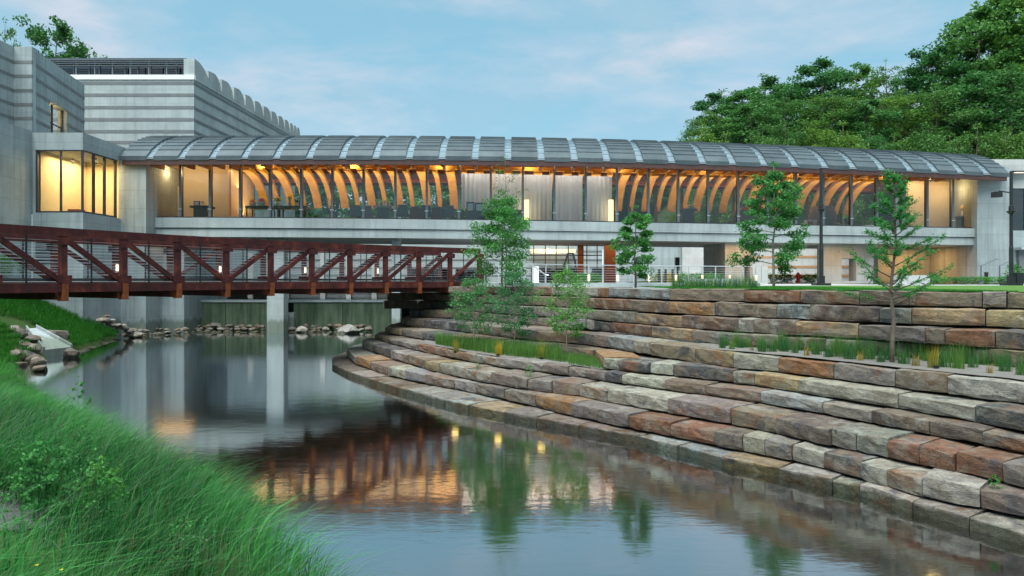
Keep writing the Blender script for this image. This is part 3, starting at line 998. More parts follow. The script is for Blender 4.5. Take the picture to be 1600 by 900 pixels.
wing = empty('left_wing_wall', (-29.4, 34, 0), 'tall plain concrete wall at the left edge running towards the viewer', 'wall')
put('wall', MB().add([(-29.0, 42.497, -0.8), (-29.5, 18, -0.8), (-30.2, 18, -0.8), (-29.9, 42.497, -0.8), (-29.0, 42.497, 12.7), (-29.5, 18, 12.7), (-30.2, 18, 12.7), (-29.9, 42.497, 12.7)],
                     [(0, 1, 2, 3), (7, 6, 5, 4), (0, 4, 5, 1), (1, 5, 6, 2), (2, 6, 7, 3), (3, 7, 4, 0)]), M['concrete'], wing)

tower = empty('concrete_tower', (-32, 48, 8), 'upper concrete tower block with grey bands and one lit narrow window', 'building')
TZ = 18.6
tpl = [(-31.85, 34), (-31.85, 45), (-30.7, 45), (-32.8, 54), (-44, 54), (-44, 34)]
WU0, WU1, WV0, WV1 = 78, 105, 155, 209
def on_tower(u):
    """plan point of the tower's long right face in photo column u"""
    k = (u - 800) / F
    ax, ay, bx_, by_ = -30.7, 45, -32.8, 54
    t = (k * ay - ax) / ((bx_ - ax) - k * (by_ - ay))
    return (ax + (bx_ - ax) * t, ay + (by_ - ay) * t)
pa, pb = on_tower(WU0), on_tower(WU1)
wz1 = ZV(157, pa[1])
put('front_wall', MB().add([(x, y, 8) for x, y in tpl[:2] + [(-44, 45), (-44, 34)]] + [(x, y, TZ) for x, y in tpl[:2] + [(-44, 45), (-44, 34)]],
    [(0, 1, 5, 4), (4, 5, 6, 7), (1, 2, 6, 5)]), M['concrete'], tower)
put('corner_wall', MB().box(-31.85, -30.7, 45, 45.4, 8, TZ), M['concrete'], tower)
tw = MB()
tw.slab((-30.744, 45.19), pa, 0.6, 8, TZ).slab(pb, (-32.8, 54), 0.6, 8, TZ).slab(pa, pb, 0.6, wz1, TZ)
put('side_wall', tw, M['concrete'], tower)
put('roof', MB().add([(-31.9, 45, TZ - 0.1), (-31.0, 45.2, TZ - 0.1), (-33.2, 53.9, TZ - 0.1), (-44, 54, TZ - 0.1)], [(0, 1, 2, 3)]), M['concrete'], tower)
for v in (97, 119, 141.5, 163.5, 185):
    z = ZV(v, 45)
    b = MB()
    b.box(-31.853, -30.69, 44.985, 45.1, z - 0.1, z + 0.1)
    b.slab((-31.84, 34), (-31.84, 44.98), 0.05, z - 0.1, z + 0.1)
    d = Vector((-2.1, 9, 0)).normalized()
    o = Vector((d.y, -d.x, 0)) * 0.02
    def sl(p, q):
        b.slab((p[0] + o.x, p[1] + o.y), (q[0] + o.x, q[1] + o.y), 0.08, z - 0.1, z + 0.1)
    if z < wz1 + 0.1:
        sl((-30.7, 45.01), pa)
        bs = b; b = MB(); sl(pb, (-32.8, 54))
        put('band', b, M['band'], tower); b = bs
    else:
        sl((-30.7, 45.01), (-32.8, 54))
    put('band', b, M['band'], tower)
wfr = MB()
d = (Vector((*pb, 0)) - Vector((*pa, 0)))
n_ = Vector((-d.y, d.x, 0)).normalized()
for t in (0.03, 0.42, 0.97):
    c = Vector((*pa, 0)) + d * t + n_ * 0.35
    wfr.box(c.x - 0.05, c.x + 0.05, c.y - 0.05, c.y + 0.05, 10, wz1 - 0.01)
c0, c1 = Vector((*pa, 0)) + n_ * 0.35, Vector((*pb, 0)) + n_ * 0.35
zm = ZV(183, 47)
wfr.bar((c0.x, c0.y, zm), (c1.x, c1.y, zm), 0.06, 0.08)
tw_f = put('window', wfr, M['dark'], tower)
put('pane', MB().add([(c0.x, c0.y, 10), (c1.x, c1.y, 10), (c1.x, c1.y, wz1), (c0.x, c0.y, wz1)], [(0, 1, 2, 3)]), M['glass'], tw_f)
e0, e1 = c0 + n_ * 1.6, c1 + n_ * 1.6
put('window_room', MB().slab((e0.x, e0.y - 1.5), (e1.x, e1.y + 1.5), 0.1, 10, wz1 + 0.4), M['cream'], tower)
pl_ = (c0 + c1) / 2 + n_ * 0.8
point('tower_lamp', (pl_.x, pl_.y, wz1 - 0.4), 75, (1.0, 0.68, 0.32), 0.15)

# ------------------------------------------------------------------ clerestory gallery behind
cl = empty('clerestory_gallery', (-36, 66, 3), 'pale banded concrete hall with clerestory windows and scalloped parapet', 'building')
CX, CY = XU(303, 62.0), 62.0
CX2, CY2 = XU(461, 88.0), 88.0
CZ = ZV(124.5, 62.0)
put('front_wall', MB().box(-56, CX, CY, CY + 0.6, 3, CZ), M['concrete_light'], cl)
put('side_wall', MB().slab((CX, CY + 0.603), (CX2, CY2), 0.6, 3, CZ), M['concrete_light'], cl)
for k, v in enumerate((130, 148.5, 168, 187, 205.5, 222.5)):
    z = ZV(v, CY)
    h = 0.14
    put('band', MB().box(-55.9, CX + 0.02, CY - 0.02, CY + 0.1, z - h, z + h), M['band'], cl)
    dv = Vector((CX2 - CX, CY2 - CY, 0)).normalized()
    ov = Vector((dv.y, -dv.x, 0)) * 0.02
    put('band', MB().slab((CX + ov.x, CY + 0.11), (CX2 + ov.x, CY2), 0.1, z - h * 0.8, z + h * 0.8), M['band'], cl)
put('cornice', MB().box(-56, CX + 0.06, CY - 0.08, CY + 1.4, CZ + 0.003, CZ + 0.42), M['white'], cl)
put('roof', MB().add([(-56, CY + 0.5, CZ - 0.2), (CX - 0.3, CY + 0.5, CZ - 0.2), (CX2 - 0.3, CY2, CZ - 0.2), (-56, CY2, CZ - 0.2)], [(0, 1, 2, 3)]), M['zinc'], cl)
# clerestory glazing set back, braces inside
YG = CY + 1.6
gz0, gz1 = ZV(121, YG), ZV(99, YG)
xs = [XU(u, YG) for u in (60, 88, 116, 140, 156, 176, 196, 216, 236, 258, 276, 290)]
for xa, xb in zip(xs[:-1], xs[1:]):
    put('clerestory_pane', MB().add([(xa + .06, YG, gz0), (xb - .06, YG, gz0), (xb - .06, YG, gz1), (xa + .06, YG, gz1)], [(0, 1, 2, 3)]), M['glass_dark'], cl)
    put('clerestory_mullion', MB().box(xb - .05, xb + .05, YG - .08, YG + .08, gz0, gz1), M['steel'], cl)
for xa, xb in zip(xs[2::3], xs[3::3]):
    put('brace', MB().bar((xa, YG + 0.8, gz0), (xb + 1.0, YG + 0.8, gz1), 0.14, 0.14), M['dark'], cl)
put('clerestory_back', MB().box(-56, xs[-1], YG + 3, YG + 3.2, gz0, gz1), M['concrete'], cl)
put('clerestory_roof', MB().box(-56, xs[-1] + 0.5, CY + 0.7, YG + 4, gz1 + 0.003, gz1 + 0.2), M['zinc'], cl)
for k, v in enumerate((92.5, 95.5, 98.5, 101.5)):
    put('guard_rail', MB().bar((-56, CY + 0.2, ZV(v, CY)), (XU(288, CY), CY + 0.2, ZV(v, CY)), 0.05, 0.05), M['steel'], cl)
for u in (60, 88, 116, 145, 173, 201, 230, 258, 286):
    x = XU(u, CY)
    put('guard_post', MB().box(x - .05, x + .05, CY + 0.24, CY + 0.34, CZ + 0.42, ZV(91, CY)), M['steel'], cl)
TE = [300, 322, 343, 362, 380, 395, 408.5, 421, 432, 441.5, 450, 456, 461, 466]
for k in range(len(TE) - 1):
    def wall_y(u):
        kk = (u - 800) / F
        t = (kk * CY - CX) / ((CX2 - CX) - kk * (CY2 - CY))
        return CX + (CX2 - CX) * t, CY + (CY2 - CY) * t
    (xa, ya), (xb, yb) = wall_y(TE[k] + 3), wall_y(TE[k + 1] + 3)
    L = yb - ya
    prof = [(0, 0), (0, 1.55)]
    for q in range(0, 7):
        a = q / 6 * math.pi / 2
        prof.append((L * (0.38 + 0.52 * math.sin(a)), 0.45 + 1.2 * math.cos(a)))
    prof.append((L, 0.30)); prof.append((L, 0))
    if k == 0:
        prof = [(0, 0), (0, 1.85), (L * 0.35, 1.8), (L * 0.7, 1.45), (L, 0.85), (L, 0)]
    n = len(prof)
    vs = [(xa + (xb - xa) * p[0] / L + 0.05, ya + p[0], CZ + 0.01 + p[1]) for p in prof] + [(xa - 0.9, ya + p[0], CZ + 0.01 + p[1]) for p in prof]
    fs = [tuple(range(n)), tuple(range(2 * n - 1, n - 1, -1))]
    for i in range(n):
        j = (i + 1) % n
        fs.append((j, i, n + i, n + j))
    put('scalloped_parapet', MB().add(vs, fs), M['concrete_light'], cl)

# ------------------------------------------------------------------ right wing
rw = empty('right_wing', (42, 60, 3), 'pale concrete wing with curved metal roof at the right edge', 'building')
YR = 57.0
rx0 = XU(1579, 56.0)
put('fascia', MB().box(XU(1520, 58.5), 58, YR + 1.5, YR + 12, 11.3, 13.7), M['white_wall'], rw)
put('wall', MB().box(rx0 + 0.02, 58, YR + 0.3, YR + 1.0, 3.0, 7.7), M['concrete'], rw)
put('window_glass', MB().add([(rx0, YR + 1.9, 7.7), (58, YR + 1.9, 7.7), (58, YR + 1.9, 11.3), (rx0, YR + 1.9, 11.3)], [(0, 1, 2, 3)]), M['glass_dark'], rw)
for k in range(6):
    x = rx0 + 0.8 + k * 1.25
    put('mullion', MB().box(x - 0.06, x + 0.06, YR + 1.75, YR + 1.87, 7.7, 11.3), M['dark'], rw)
put('window_room', MB().box(rx0, 58, YR + 5, YR + 5.2, 7.7, 11.3), M['band'], rw)
put('lower_recess', MB().box(XU(1592, YR), 58, YR - 0.05, YR + 0.297, 3.0, 6.1), M['band'], rw)
put('canopy', MB().box(XU(1588, YR), 58, YR - 0.6, YR + 0.2, 6.13, 6.3), M['concrete_light'], rw)
rm = MB()
nn = 12
for k in range(nn):
    t0, t1 = k / nn, (k + 1) / nn
    def rr(t, y):
        return (lerp(XU(1490, 62), 62, t), y, 13.0 + 2.2 * math.sin(min(1, t * 1.1) * math.pi / 2) - 0.9 * (1 - (y - 57.8) / 16) )
    for yk in range(4):
        y0, y1 = 57.8 + yk * 5, 57.8 + yk * 5 + 5
        rm.add([rr(t0, y0), rr(t1, y0), rr(t1, y1), rr(t0, y1)], [(0, 1, 2, 3)])
put('curved_roof', rm, M['zinc'], rw)
for k in range(7):
    t = 0.12 + k * 0.12
    put('roof_rib', MB().bar(tuple(Vector(rr(t, 57.8)) + Vector((0, 0, .04))), tuple(Vector(rr(t, 77)) + Vector((0, 0, .04))), 0.12, 0.12), M['zinc'], rw)

# ------------------------------------------------------------------ what shows under the gallery, beyond
rb = empty('rear_hall', (-10, 82, 2), 'grey concrete hall with dark glazing seen beneath the gallery', 'building')
put('wall', MB().box(-42, 12, 82, 82.5, 1, 10), M['concrete_light'], rb)
for z in (4.2, 5.1, 6.0, 7.0, 8.2, 9.2):
    put('band', MB().box(-41.9, 11.9, 81.96, 82.1, z - 0.09, z + 0.09), M['band'], rb)
for u0, u1 in ((640, 700), (712, 760), (830, 860), (868, 905), (925, 960)):
    f_ = put('window', MB().box(XU(u0, 81.8), XU(u1, 81.8), 81.8, 81.95, 3.2, 5.0), M['dark'], rb)
    put('pane', MB().box(XU(u0, 81.7) + .15, XU(u1, 81.7) - .15, 81.75, 81.79, 3.3, 4.9), M['glass_dark'], f_)
put('lit_soffit', MB().box(XU(828, 80), XU(900, 80), 80, 81.7, ZV(396, 80), ZV(389, 80)), M['cream'], rb)
point('soffit_lamp', (XU(860, 78), 79.2, ZV(396, 80)), 60, (1, 0.75, 0.45))
pc = empty('pond_walkway', (-12, 73, 2), 'low concrete walkway across the upper pond', 'wall')
put('slab', MB().box(-25, -3.9, 72, 73, 1.6, 2.75), M['concrete_light'], pc)
for u in (300, 345, 392, 448, 505, 545, 585):
    put('post', MB().box(XU(u, 71.8) - .25, XU(u, 71.8) + .25, 71.6, 71.99, 1.5, 6.4), M['white_wall'], pc)
sb = empty('striped_hall', (26, 70, 3), 'white hall with cedar stripes seen under the right of the gallery', 'building')
put('wall', MB().slab((XU(1066, 76), 76), (XU(1420, 67), 67), 0.5, 3, 9), M['white_wall'], sb)
put('end_wall', MB().box(XU(960, 77), XU(1066, 77), 76.6, 77, 3, 9), M['concrete'], sb)
da = Vector((XU(1420, 67) - XU(1066, 76), 67 - 76, 0)).normalized()
oo = Vector((da.y, -da.x, 0)) * 0.03
for z in (4.1, 5.0, 6.0, 7.0, 8.0):
    put('stripe', MB().slab((XU(1068, 76) + oo.x, 76 + oo.y), (XU(1418, 67) + oo.x, 67 + oo.y), 0.06, z - 0.11, z + 0.11), M['wood_band'], sb)

# mossy retaining wall and its cap, water's far edge
ww = empty('retaining_wall', (-15, 51, 0), 'low algae-stained concrete wall along the far shore', 'wall')
for a, b in ((286, 352), (352.6, 418), (459, 535), (535.6, 622)):
    put('wall_panel', MB().box(XU(a, 51.5), XU(b, 51.5), 51.5, 52.2, -0.8, 2.05), M['moss'], ww)
put('wall_panel', MB().box(XU(443, 50.2), XU(459, 50.2), 50.2, 50.7, -0.8, 1.35), M['concrete'], ww)
put('wall_cap', MB().box(XU(284, 51.4), XU(640, 51.4), 51.4, 52.5, 2.053, 2.22), M['concrete_light'], ww)
# wall that carries the plaza on the stream side
pw = empty('plaza_wall', (-3.6, 50, 0), 'grey concrete wall carrying the plaza beside the column', 'wall')
put('wall', MB().box(-4.0, -3.5, 38.5, 74, -0.8, 3.385), M['concrete'], pw)
# ------------------------------------------------------------------ stone terrace
COURSES = {
 'J': (0.20, [(519.5, 567), (545, 580), (599, 598), (668, 616), (731, 631), (839, 650.5), (1000, 679), (1127, 712), (1218, 729), (1342, 757), (1430, 783), (1515, 805), (1600, 830), (1760, 876)]),
 'I': (0.55, [(542, 543), (554, 556), (603.5, 572.5), (665, 584.5), (743, 598), (836, 617), (892, 630), (980, 647), (1116, 672), (1238, 693.5), (1345, 720), (1438, 745), (1532, 762), (1600, 775), (1760, 812)]),
 'H': (0.91, [(564.5, 532), (611, 547), (665, 562), (728, 575.5), (812, 589), (905, 600), (995, 616), (1120, 635), (1212, 652), (1297, 669), (1385, 686), (1487, 704), (1600, 727), (1760, 764)]),
 'G': (1.20, [(585, 521.5), (651, 537), (722, 551), (773, 559), (848, 568), (916, 576), (992, 587), (1105, 600.5), (1190, 612), (1285, 627), (1450, 656), (1600, 682), (1760, 712)]),
 'F': (1.53, [(602, 510), (650, 517), (689, 523), (722, 526), (780, 532), (850, 538), (930, 545.5), (942, 559), (1015, 565.5), (1120, 575), (1250, 592), (1402, 613), (1523, 632), (1600, 645), (1760, 672)]),
 'E': (1.92, [(626, 496.5), (690, 501), (750, 507), (820, 515), (902, 520), (951, 525), (1022, 536), (1120, 549), (1216, 557), (1300, 566), (1390, 575.5), (1481, 585.5), (1600, 598), (1760, 617)]),
 'D': (2.27, [(639.5, 484), (707, 486), (760, 490), (820, 494.5), (915, 499.5), (1020, 510.5), (1120, 519.5), (1240, 526), (1342, 531), (1450, 537), (1600, 549), (1760, 566)]),
 'C': (2.66, [(648.5, 468.5), (707, 471.5), (760, 475), (820, 478.5), (917, 482.5), (995, 488), (1065, 492.5), (1175, 498.5), (1342, 505), (1445, 511), (1600, 518), (1760, 529)]),
 'B': (3.06, [(655, 457), (707, 458.5), (764, 460.5), (840, 462.5), (916, 464.7), (976, 467.3), (1045, 470.3), (1120, 472.3), (1215, 475.2), (1342, 478.7), (1425, 481), (1600, 484.5), (1760, 489)]),
}
ORDER = ['J', 'I', 'H', 'G', 'F', 'E', 'D', 'C', 'B', 'A']
# a course leaves the photo at its left end by turning back under the footbridge
WRAP = {'J': [(-7.3, 37.5), (-8.1, 34.5), (-8.15, 31.8)], 'I': [(-6.4, 38), (-7.4, 36.0), (-7.6, 34.0)], 'H': [(-5.8, 38), (-6.7, 36), (-6.95, 33.8)],
        'G': [(-5.2, 38), (-6.2, 36), (-6.4, 34)], 'F': [(-4.8, 38), (-5.7, 36.2), (-5.95, 34.2)], 'E': [(-4.4, 38), (-5.1, 36.2), (-5.25, 34.3)],
        'D': [(-4.1, 38), (-4.8, 36.4), (-4.95, 34.6)], 'C': [(-3.9, 38), (-4.5, 36.4), (-4.65, 34.6)], 'B': [(-3.7, 38), (-4.4, 36.6), (-4.55, 34.9)]}
LINES, HEIGHT = {}, {}
for k, (z, pts) in COURSES.items():
    HEIGHT[k] = z
    LINES[k] = [(u, (EYE - z) * F / (v - HV)) for u, v in pts]
HEIGHT['A'] = 3.43
LINES['A'] = [(700, 31.6)] + [(u, Y + 0.32 + 0.02 * (Y - 15)) for u, Y in LINES['B'] if u >= 764]
def YC(k, u):
    L = LINES[k]
    # interpolate 1/Y: straight in the picture is straight in the place
    return 1.0 / float(np.interp(u, [p[0] for p in L], [1.0 / p[1] for p in L]))
def PC(k, u):
    Y = YC(k, u)
    return Vector((XU(u, Y), Y, 0))
PAL = {'G': (0.19, 0.18, 0.16), 'W': (0.165, 0.125, 0.09), 'R': (0.155, 0.072, 0.042), 'P': (0.155, 0.125, 0.115), 'L': (0.255, 0.252, 0.21),
       'D': (0.065, 0.066, 0.075), 'O': (0.24, 0.12, 0.045), 'B': (0.20, 0.22, 0.23), 'Y': (0.26, 0.19, 0.10), 'K': (0.11, 0.085, 0.07)}
JOINTS = {
 'A': '700 P 800 W 862 L 934 O 950 B 1045 W 1162 R 1250 W 1342 K 1421 B 1431 W 1535 G 1573 W 1660 R 1760',
 'B': '655 K 707 W 764 P 805 W 868 W 917 R 976 W 1045 O 1116 W 1152 W 1213 B 1265 K 1374 L 1425 Y 1540 Y 1660 W 1760',
 'C': '648.5 G 707 G 764 G 860 G 917 G 992 Y 1065 K 1155 L 1177 K 1245 Y 1342 G 1446 W 1476 R 1555 K 1640 G 1760',
 'D': '639.5 D 662 W 707 W 760 P 820 P 868 B 915 L 927 D 955 R 1018 Y 1080 G 1143 G 1220 W 1290 G 1342 D 1400 G 1475 G 1545 W 1640 G 1760',
 'E': '626 K 663 D 722 G 790 G 836 W 902 P 952 B 990 L 1014 W 1086 Y 1144 L 1216 O 1301 G 1398 W 1481 L 1615 G 1760',
 'F': '602 Y 626 G 659 D 700 W 770 G 850 W 928 O 942 L 967 D 1015 L 1051 D 1146 L 1179 Y 1249 L 1404 L 1523 D 1625 G 1760',
 'G': '585 W 611 G 651 R 695 W 722 G 774 G 848 P 888 P 916 P 946 D 972 L 1040 W 1105 W 1190 B 1285 L 1361 K 1451 K 1537 P 1640 W 1760',
 'H': '564.5 G 582 D 611 G 635 W 665 Y 687 L 728 G 767 P 800 P 825 P 862 P 905 L 948 L 1042 P 1141 W 1213 K 1297 G 1336 G 1386 R 1437 R 1492 R 1566 P 1660 W 1760',
 'I': '542 G 556 O 578 W 604 L 632 B 665 P 710 G 743 P 788 P 836 O 892 P 981 R 1048 R 1117 K 1161 L 1196 G 1237 L 1286 D 1344 L 1385 L 1440 L 1531 P 1610 G 1760',
 'J': '519.5 K 546 G 575 K 635 G 668 G 697 B 732 Y 788 P 839 P 905 P 1000 B 1059 B 1126 Y 1218 G 1300 G 1342 L 1425 G 1515 L 1620 G 1760',
}
terrace = empty('stone_terrace', (0, 24, 0), 'stepped terrace wall of long split sandstone blocks curving along the stream', 'stone wall')
rs = random.Random(5)
def stone(a, b, ground, z0, z1, depth, color, seed):
    """one split block between plan points a and b (front top edge), its body going back"""
    r = random.Random(seed)
    a, b = Vector((a.x, a.y, 0)), Vector((b.x, b.y, 0))
    L = (b - a).length
    d = (b - a) / L
    nb = Vector((-d.y, d.x, 0))
    g = min(0.010, L * 0.02)
    n = max(3, min(7, int(L / 0.24)))
    tilt = r.uniform(-0.018, 0.018)
    out = r.uniform(-0.035, 0.05)
    dz = r.uniform(-0.03, 0.015)
    h = z1 - z0
    chip0, chip1 = r.uniform(0.004, 0.03), r.uniform(0.004, 0.03)
    vs = []
    for i in range(n + 1):
        t = i / n
        if 0 < i < n: t += r.uniform(-0.25, 0.25) / n
        p = a + d * (g + (L - 2 * g) * t)
        e = chip0 if i == 0 else chip1 if i == n else 0.0
        zt = z1 + dz + tilt * (t - 0.5) * 2
        f = out + r.uniform(-0.012, 0.012)
        prof = [(depth, z0 + 0.012), (0.012 - f * 0.7 + e, z0 + 0.026 + r.uniform(0, 0.025)),
                (-0.004 - f + e + r.uniform(-0.014, 0.014), z0 + h * r.uniform(0.2, 0.4)),
                (-0.006 - f + e + r.uniform(-0.016, 0.014), z0 + h * r.uniform(0.55, 0.75)),
                (0.0 - f + e + r.uniform(-0.012, 0.012), zt - 0.02 + r.uniform(-0.01, 0.008) - e * 0.3),
                (0.014 - f + e + r.uniform(-0.008, 0.014), zt - 0.003 - e * 0.3 + r.uniform(-0.012, 0.004)),
                (0.32 + r.uniform(-0.05, 0.05), zt + r.uniform(-0.01, 0.012)), (depth, zt)]
        for o_, z in prof:
            q = p + nb * o_
            vs.append((q.x, q.y, z))
    m = 8
    fs = []
    for i in range(n):
        for k in range(m):
            k2 = (k + 1) % m
            fs.append((i * m + k, i * m + k2, (i + 1) * m + k2, (i + 1) * m + k))
    fs.append(tuple(range(m - 1, -1, -1)))
    fs.append(tuple(n * m + k for k in range(m)))
    fs = [tuple(reversed(f)) for f in fs]
    mb = MB().add(vs, fs)
    o = put('stone', mb, M['stone'], terrace)
    o.color = (*color, 1)
    return o
def jitter(c, r):
    k = r.uniform(0.85, 1.22)
    g = sum(c) / 3
    return tuple(max(0.02, lerp(x, g * w, 0.16) * k * r.uniform(0.95, 1.05)) for x, w in zip(c, (0.99, 1.0, 0.94)))
sid = 0
for ci, k in enumerate(ORDER):
    z1 = HEIGHT[k]
    z0 = HEIGHT[ORDER[ci - 1]] if ci else -0.45
    toks = JOINTS[k].split()
    us = [float(t) for t in toks[0::2]]
    cs = toks[1::2]
    for i, c in enumerate(cs):
        u0, u1 = us[i], us[i + 1]
        depth = 1.9 if u0 < 700 else 1.5 if u0 < 800 else 1.05
        if k == 'G' and 690 < u0 < 940: depth = 0.7
        if k == 'E' and u0 > 1080: depth = 0.6
        stone(PC(k, u0), PC(k, u1), 0, z0, z1, depth, jitter(PAL[c], rs), 1000 + sid)
        sid += 1
    if k in WRAP:
        pts = [Vector((x, y, 0)) for x, y in WRAP[k]] + [PC(k, us[0])]
        for a, b in zip(pts[:-1], pts[1:]):
            stone(a, b, 0, z0, z1, 1.6, jitter(PAL[rs.choice('GWKBP')], rs), 1000 + sid)
            sid += 1

# gravel planting beds on two of the steps
def strip(name, front, back, us, z, mat, dz=0.0):
    mb = MB()
    for u in us:
        a, b = front(u), back(u)
        for t in (0, 0.33, 0.66, 1):
            p = a.lerp(b, t)
            mb.v.append((p.x, p.y, z + 0.02 * mnoise.noise((p.x * 2, p.y * 2, z))))
    for i in range(len(us) - 1):
        for q in range(3):
            a = i * 4 + q
            mb.f.append((a, a + 4, a + 5, a + 1))
    return put(name, mb, mat, kind='structure')
def off(k, u, d):
    p, q = PC(k, u), PC(k, u + 4)
    t = (q - p).normalized()
    return p + Vector((-t.y, t.x, 0)) * d
strip('gravel_bed', lambda u: off('E', u, 0.22), lambda u: off('D', u, 0.25), urange(1085, 1755, 40), 1.94, M['gravel'])
strip('gravel_bed', lambda u: off('G', u, 0.22), lambda u: off('F', u, 0.25), urange(655, 938, 30), 1.215, M['gravel'])
# fill behind the lowest stones so that no gap shows water or sky
for k, kk in (('J', 'H'), ('H', 'F'), ('F', 'D'), ('D', 'B')):
    strip('terrace_fill', lambda u: off(k, u, 0.7), lambda u: off(kk, u, 0.6), urange(540 if k == 'J' else 660, 1755, 40), HEIGHT[k] - 0.06, M['soil'])

# ------------------------------------------------------------------ plaza, lawn, path
edge = [PC('A', u) for u in urange(764, 1755, 50)]
edge = [(p.x + 0.0, p.y + 0.55) for p in edge]
plz = [(-3.49, 38.4), (-2.4, 34.0), (-1.9, 32.6)] + edge + [(60, 15), (90, 40), (90, 80), (-3.49, 80)]
sheet('plaza', plz, 3.385, M['paving'])
le = [PC('A', u) for u in urange(1040, 1755, 40)]
lawn_pts = [(p.x, p.y + 0.5, 3.43) for p in le] + [(60, 15, 3.43), (70, 30, 3.45), (24, 30.5, 3.45), (14, 30.3, 3.45), (8.0, 29.0, 3.44)]
sheet('lawn', lawn_pts, 3.43, M['lawn'])
sheet('planting_ground', [(10, 57.5), (33, 58.5), (33, 63), (10, 63)], 3.42, M['soil'])
sheet('planting_ground', [(3.5, 50), (10.5, 46), (16, 49), (13, 60), (4, 62)], 3.41, M['soil'])
sheet('planting_ground', [(24, 45), (41, 45), (41, 53), (30, 54.5), (24, 53)], 3.415, M['soil'])
pk = MB()
kp = [(-1.9, 33.6), (0.5, 30.4), (3.5, 28.2), (7.2, 26.6), (9.8, 27.8)]
for (ax, ay), (bx_, by_) in zip(kp[:-1], kp[1:]):
    pk.slab((ax, ay), (bx_, by_), 0.35, 3.40, 3.56)
put('path_kerb', pk, M['concrete_light'], kind='structure')

# ------------------------------------------------------------------ footbridge
PU = [98, 193, 277, 353, 423, 487.5, 546.5, 602.5, 654, 703, 749]
hq = np.polyfit([0, 240, 500, 753], [109.5, 89.6, 72.4, 60.5], 2)
HB = 1.85
PY = [HB * F / float(np.polyval(hq, u)) for u in PU]
PX = [XU(u, y) for u, y in zip(PU, PY)]
cx_ = np.polyfit(range(11), PX, 3)
cy_ = np.polyfit(range(11), PY, 3)
cx2 = np.polyfit(range(5), PX[:5], 1); cy2 = np.polyfit(range(5), PY[:5], 1)
def near(k):
    if k < 0:
        d = Vector((np.polyval(cx_, 0.6) - np.polyval(cx_, 0), np.polyval(cy_, 0.6) - np.polyval(cy_, 0), 0)) / 0.6
        return Vector((np.polyval(cx_, 0), np.polyval(cy_, 0), 0)) + d * k
    return Vector((float(np.polyval(cx_, k)), float(np.polyval(cy_, k)), 0))
BW = 3.7
def far(k):
    d = (near(k + 0.2) - near(k - 0.2)).normalized()
    return near(k) + Vector((-d.y, d.x, 0)) * BW
fb = empty('footbridge', tuple(near(5)) , 'dark red weathering steel truss footbridge with thin cable rails', 'footbridge')
K0, K1 = -4, 10
ZB0, ZB1, ZT0, ZT1 = 3.34, 3.60, 5.0, 5.18
def chain(fn, z0, z1, w, name, mat=M['corten'], k0=K0, k1=K1, nsub=3):
    mb = MB()
    ks = [k0 + (k1 - k0) * i / ((k1 - k0) * nsub) for i in range((k1 - k0) * nsub + 1)]
    for k in ks:
        p = fn(k)
        d = (fn(k + 0.1) - fn(k - 0.1)).normalized()
        n = Vector((-d.y, d.x, 0)) * w / 2
        mb.v += [(p.x - n.x, p.y - n.y, z0), (p.x + n.x, p.y + n.y, z0), (p.x + n.x, p.y + n.y, z1), (p.x - n.x, p.y - n.y, z1)]
    n_ = len(ks)
    for i in range(n_ - 1):
        a, b = 4 * i, 4 * i + 4
        for q in range(4):
            q2 = (q + 1) % 4
            mb.f.append((a + q, b + q, b + q2, a + q2))
    mb.f += [(0, 1, 2, 3), (4 * n_ - 1, 4 * n_ - 2, 4 * n_ - 3, 4 * n_ - 4)]
    return put(name, mb, mat, fb)
for fn in (near, far):
    chain(fn, ZT0 - 0.06, ZT1, 0.22, 'top_chord')
    chain(fn, ZB0, ZB1, 0.20, 'bottom_chord')
    inward = 1 if fn is near else -1
    def inner(k, o=0.12, fn=fn, s=inward):
        d = (fn(k + 0.1) - fn(k - 0.1)).normalized()
        return fn(k) + Vector((-d.y, d.x, 0)) * (o * s)
    for k in range(K0, K1 + 1):
        p = fn(k)
        d = (fn(k + 0.1) - fn(k - 0.1)).normalized()
        put('post', MB().bar((p.x, p.y, ZB1), (p.x, p.y, ZT0 - 0.06), 0.17, 0.17, up=(-d.y, d.x, 0)), M['corten'], fb)
        s_ = -1 if fn is near else 1
        gp_ = p + Vector((-d.y, d.x, 0)) * (0.105 * s_)
        for zz_ in (ZB1 + 0.12, ZT0 - 0.2):
            put('gusset_plate', MB().bar(tuple(gp_ - d * 0.2 + Vector((0, 0, zz_))), tuple(gp_ + d * 0.2 + Vector((0, 0, zz_))), 0.02, 0.22), M['corten'], fb)
        if k < K1:
            q = fn(k + 1)
            a, b = (p, q)
            if k >= 3:
                A, B = (a.x, a.y, ZB1 + 0.02), (b.x, b.y, ZT0 - 0.08)
            else:
                A, B = (a.x, a.y, ZT0 - 0.08), (b.x, b.y, ZB1 + 0.02)
            dd_ = (Vector(B) - Vector(A)).normalized()
            put('diagonal', MB().bar(tuple(Vector(A) + dd_ * 0.12), tuple(Vector(B) - dd_ * 0.12), 0.09, 0.15), M['corten'], fb)
            m_ = inner(k + 0.5)
            put('baluster', MB().box(m_.x - 0.018, m_.x + 0.018, m_.y - 0.018, m_.y + 0.018, ZB1 - 0.02, ZT0 - 0.06), M['black'], fb)
    for i in range(10):
        z = 3.86 + i * 0.107
        mb = MB()
        mb.tube([(inner(k * 0.5)[0], inner(k * 0.5)[1], z) for k in range(2 * K0, 2 * K1 + 1)], 0.006, 4)
        put('rail_cable', mb, M['galv'], fb)
    mbx = MB()
    def toe(k): return inner(k, 0.14)
    chain(toe, 3.66, 3.74, 0.05, 'toe_rail', M['dark'])
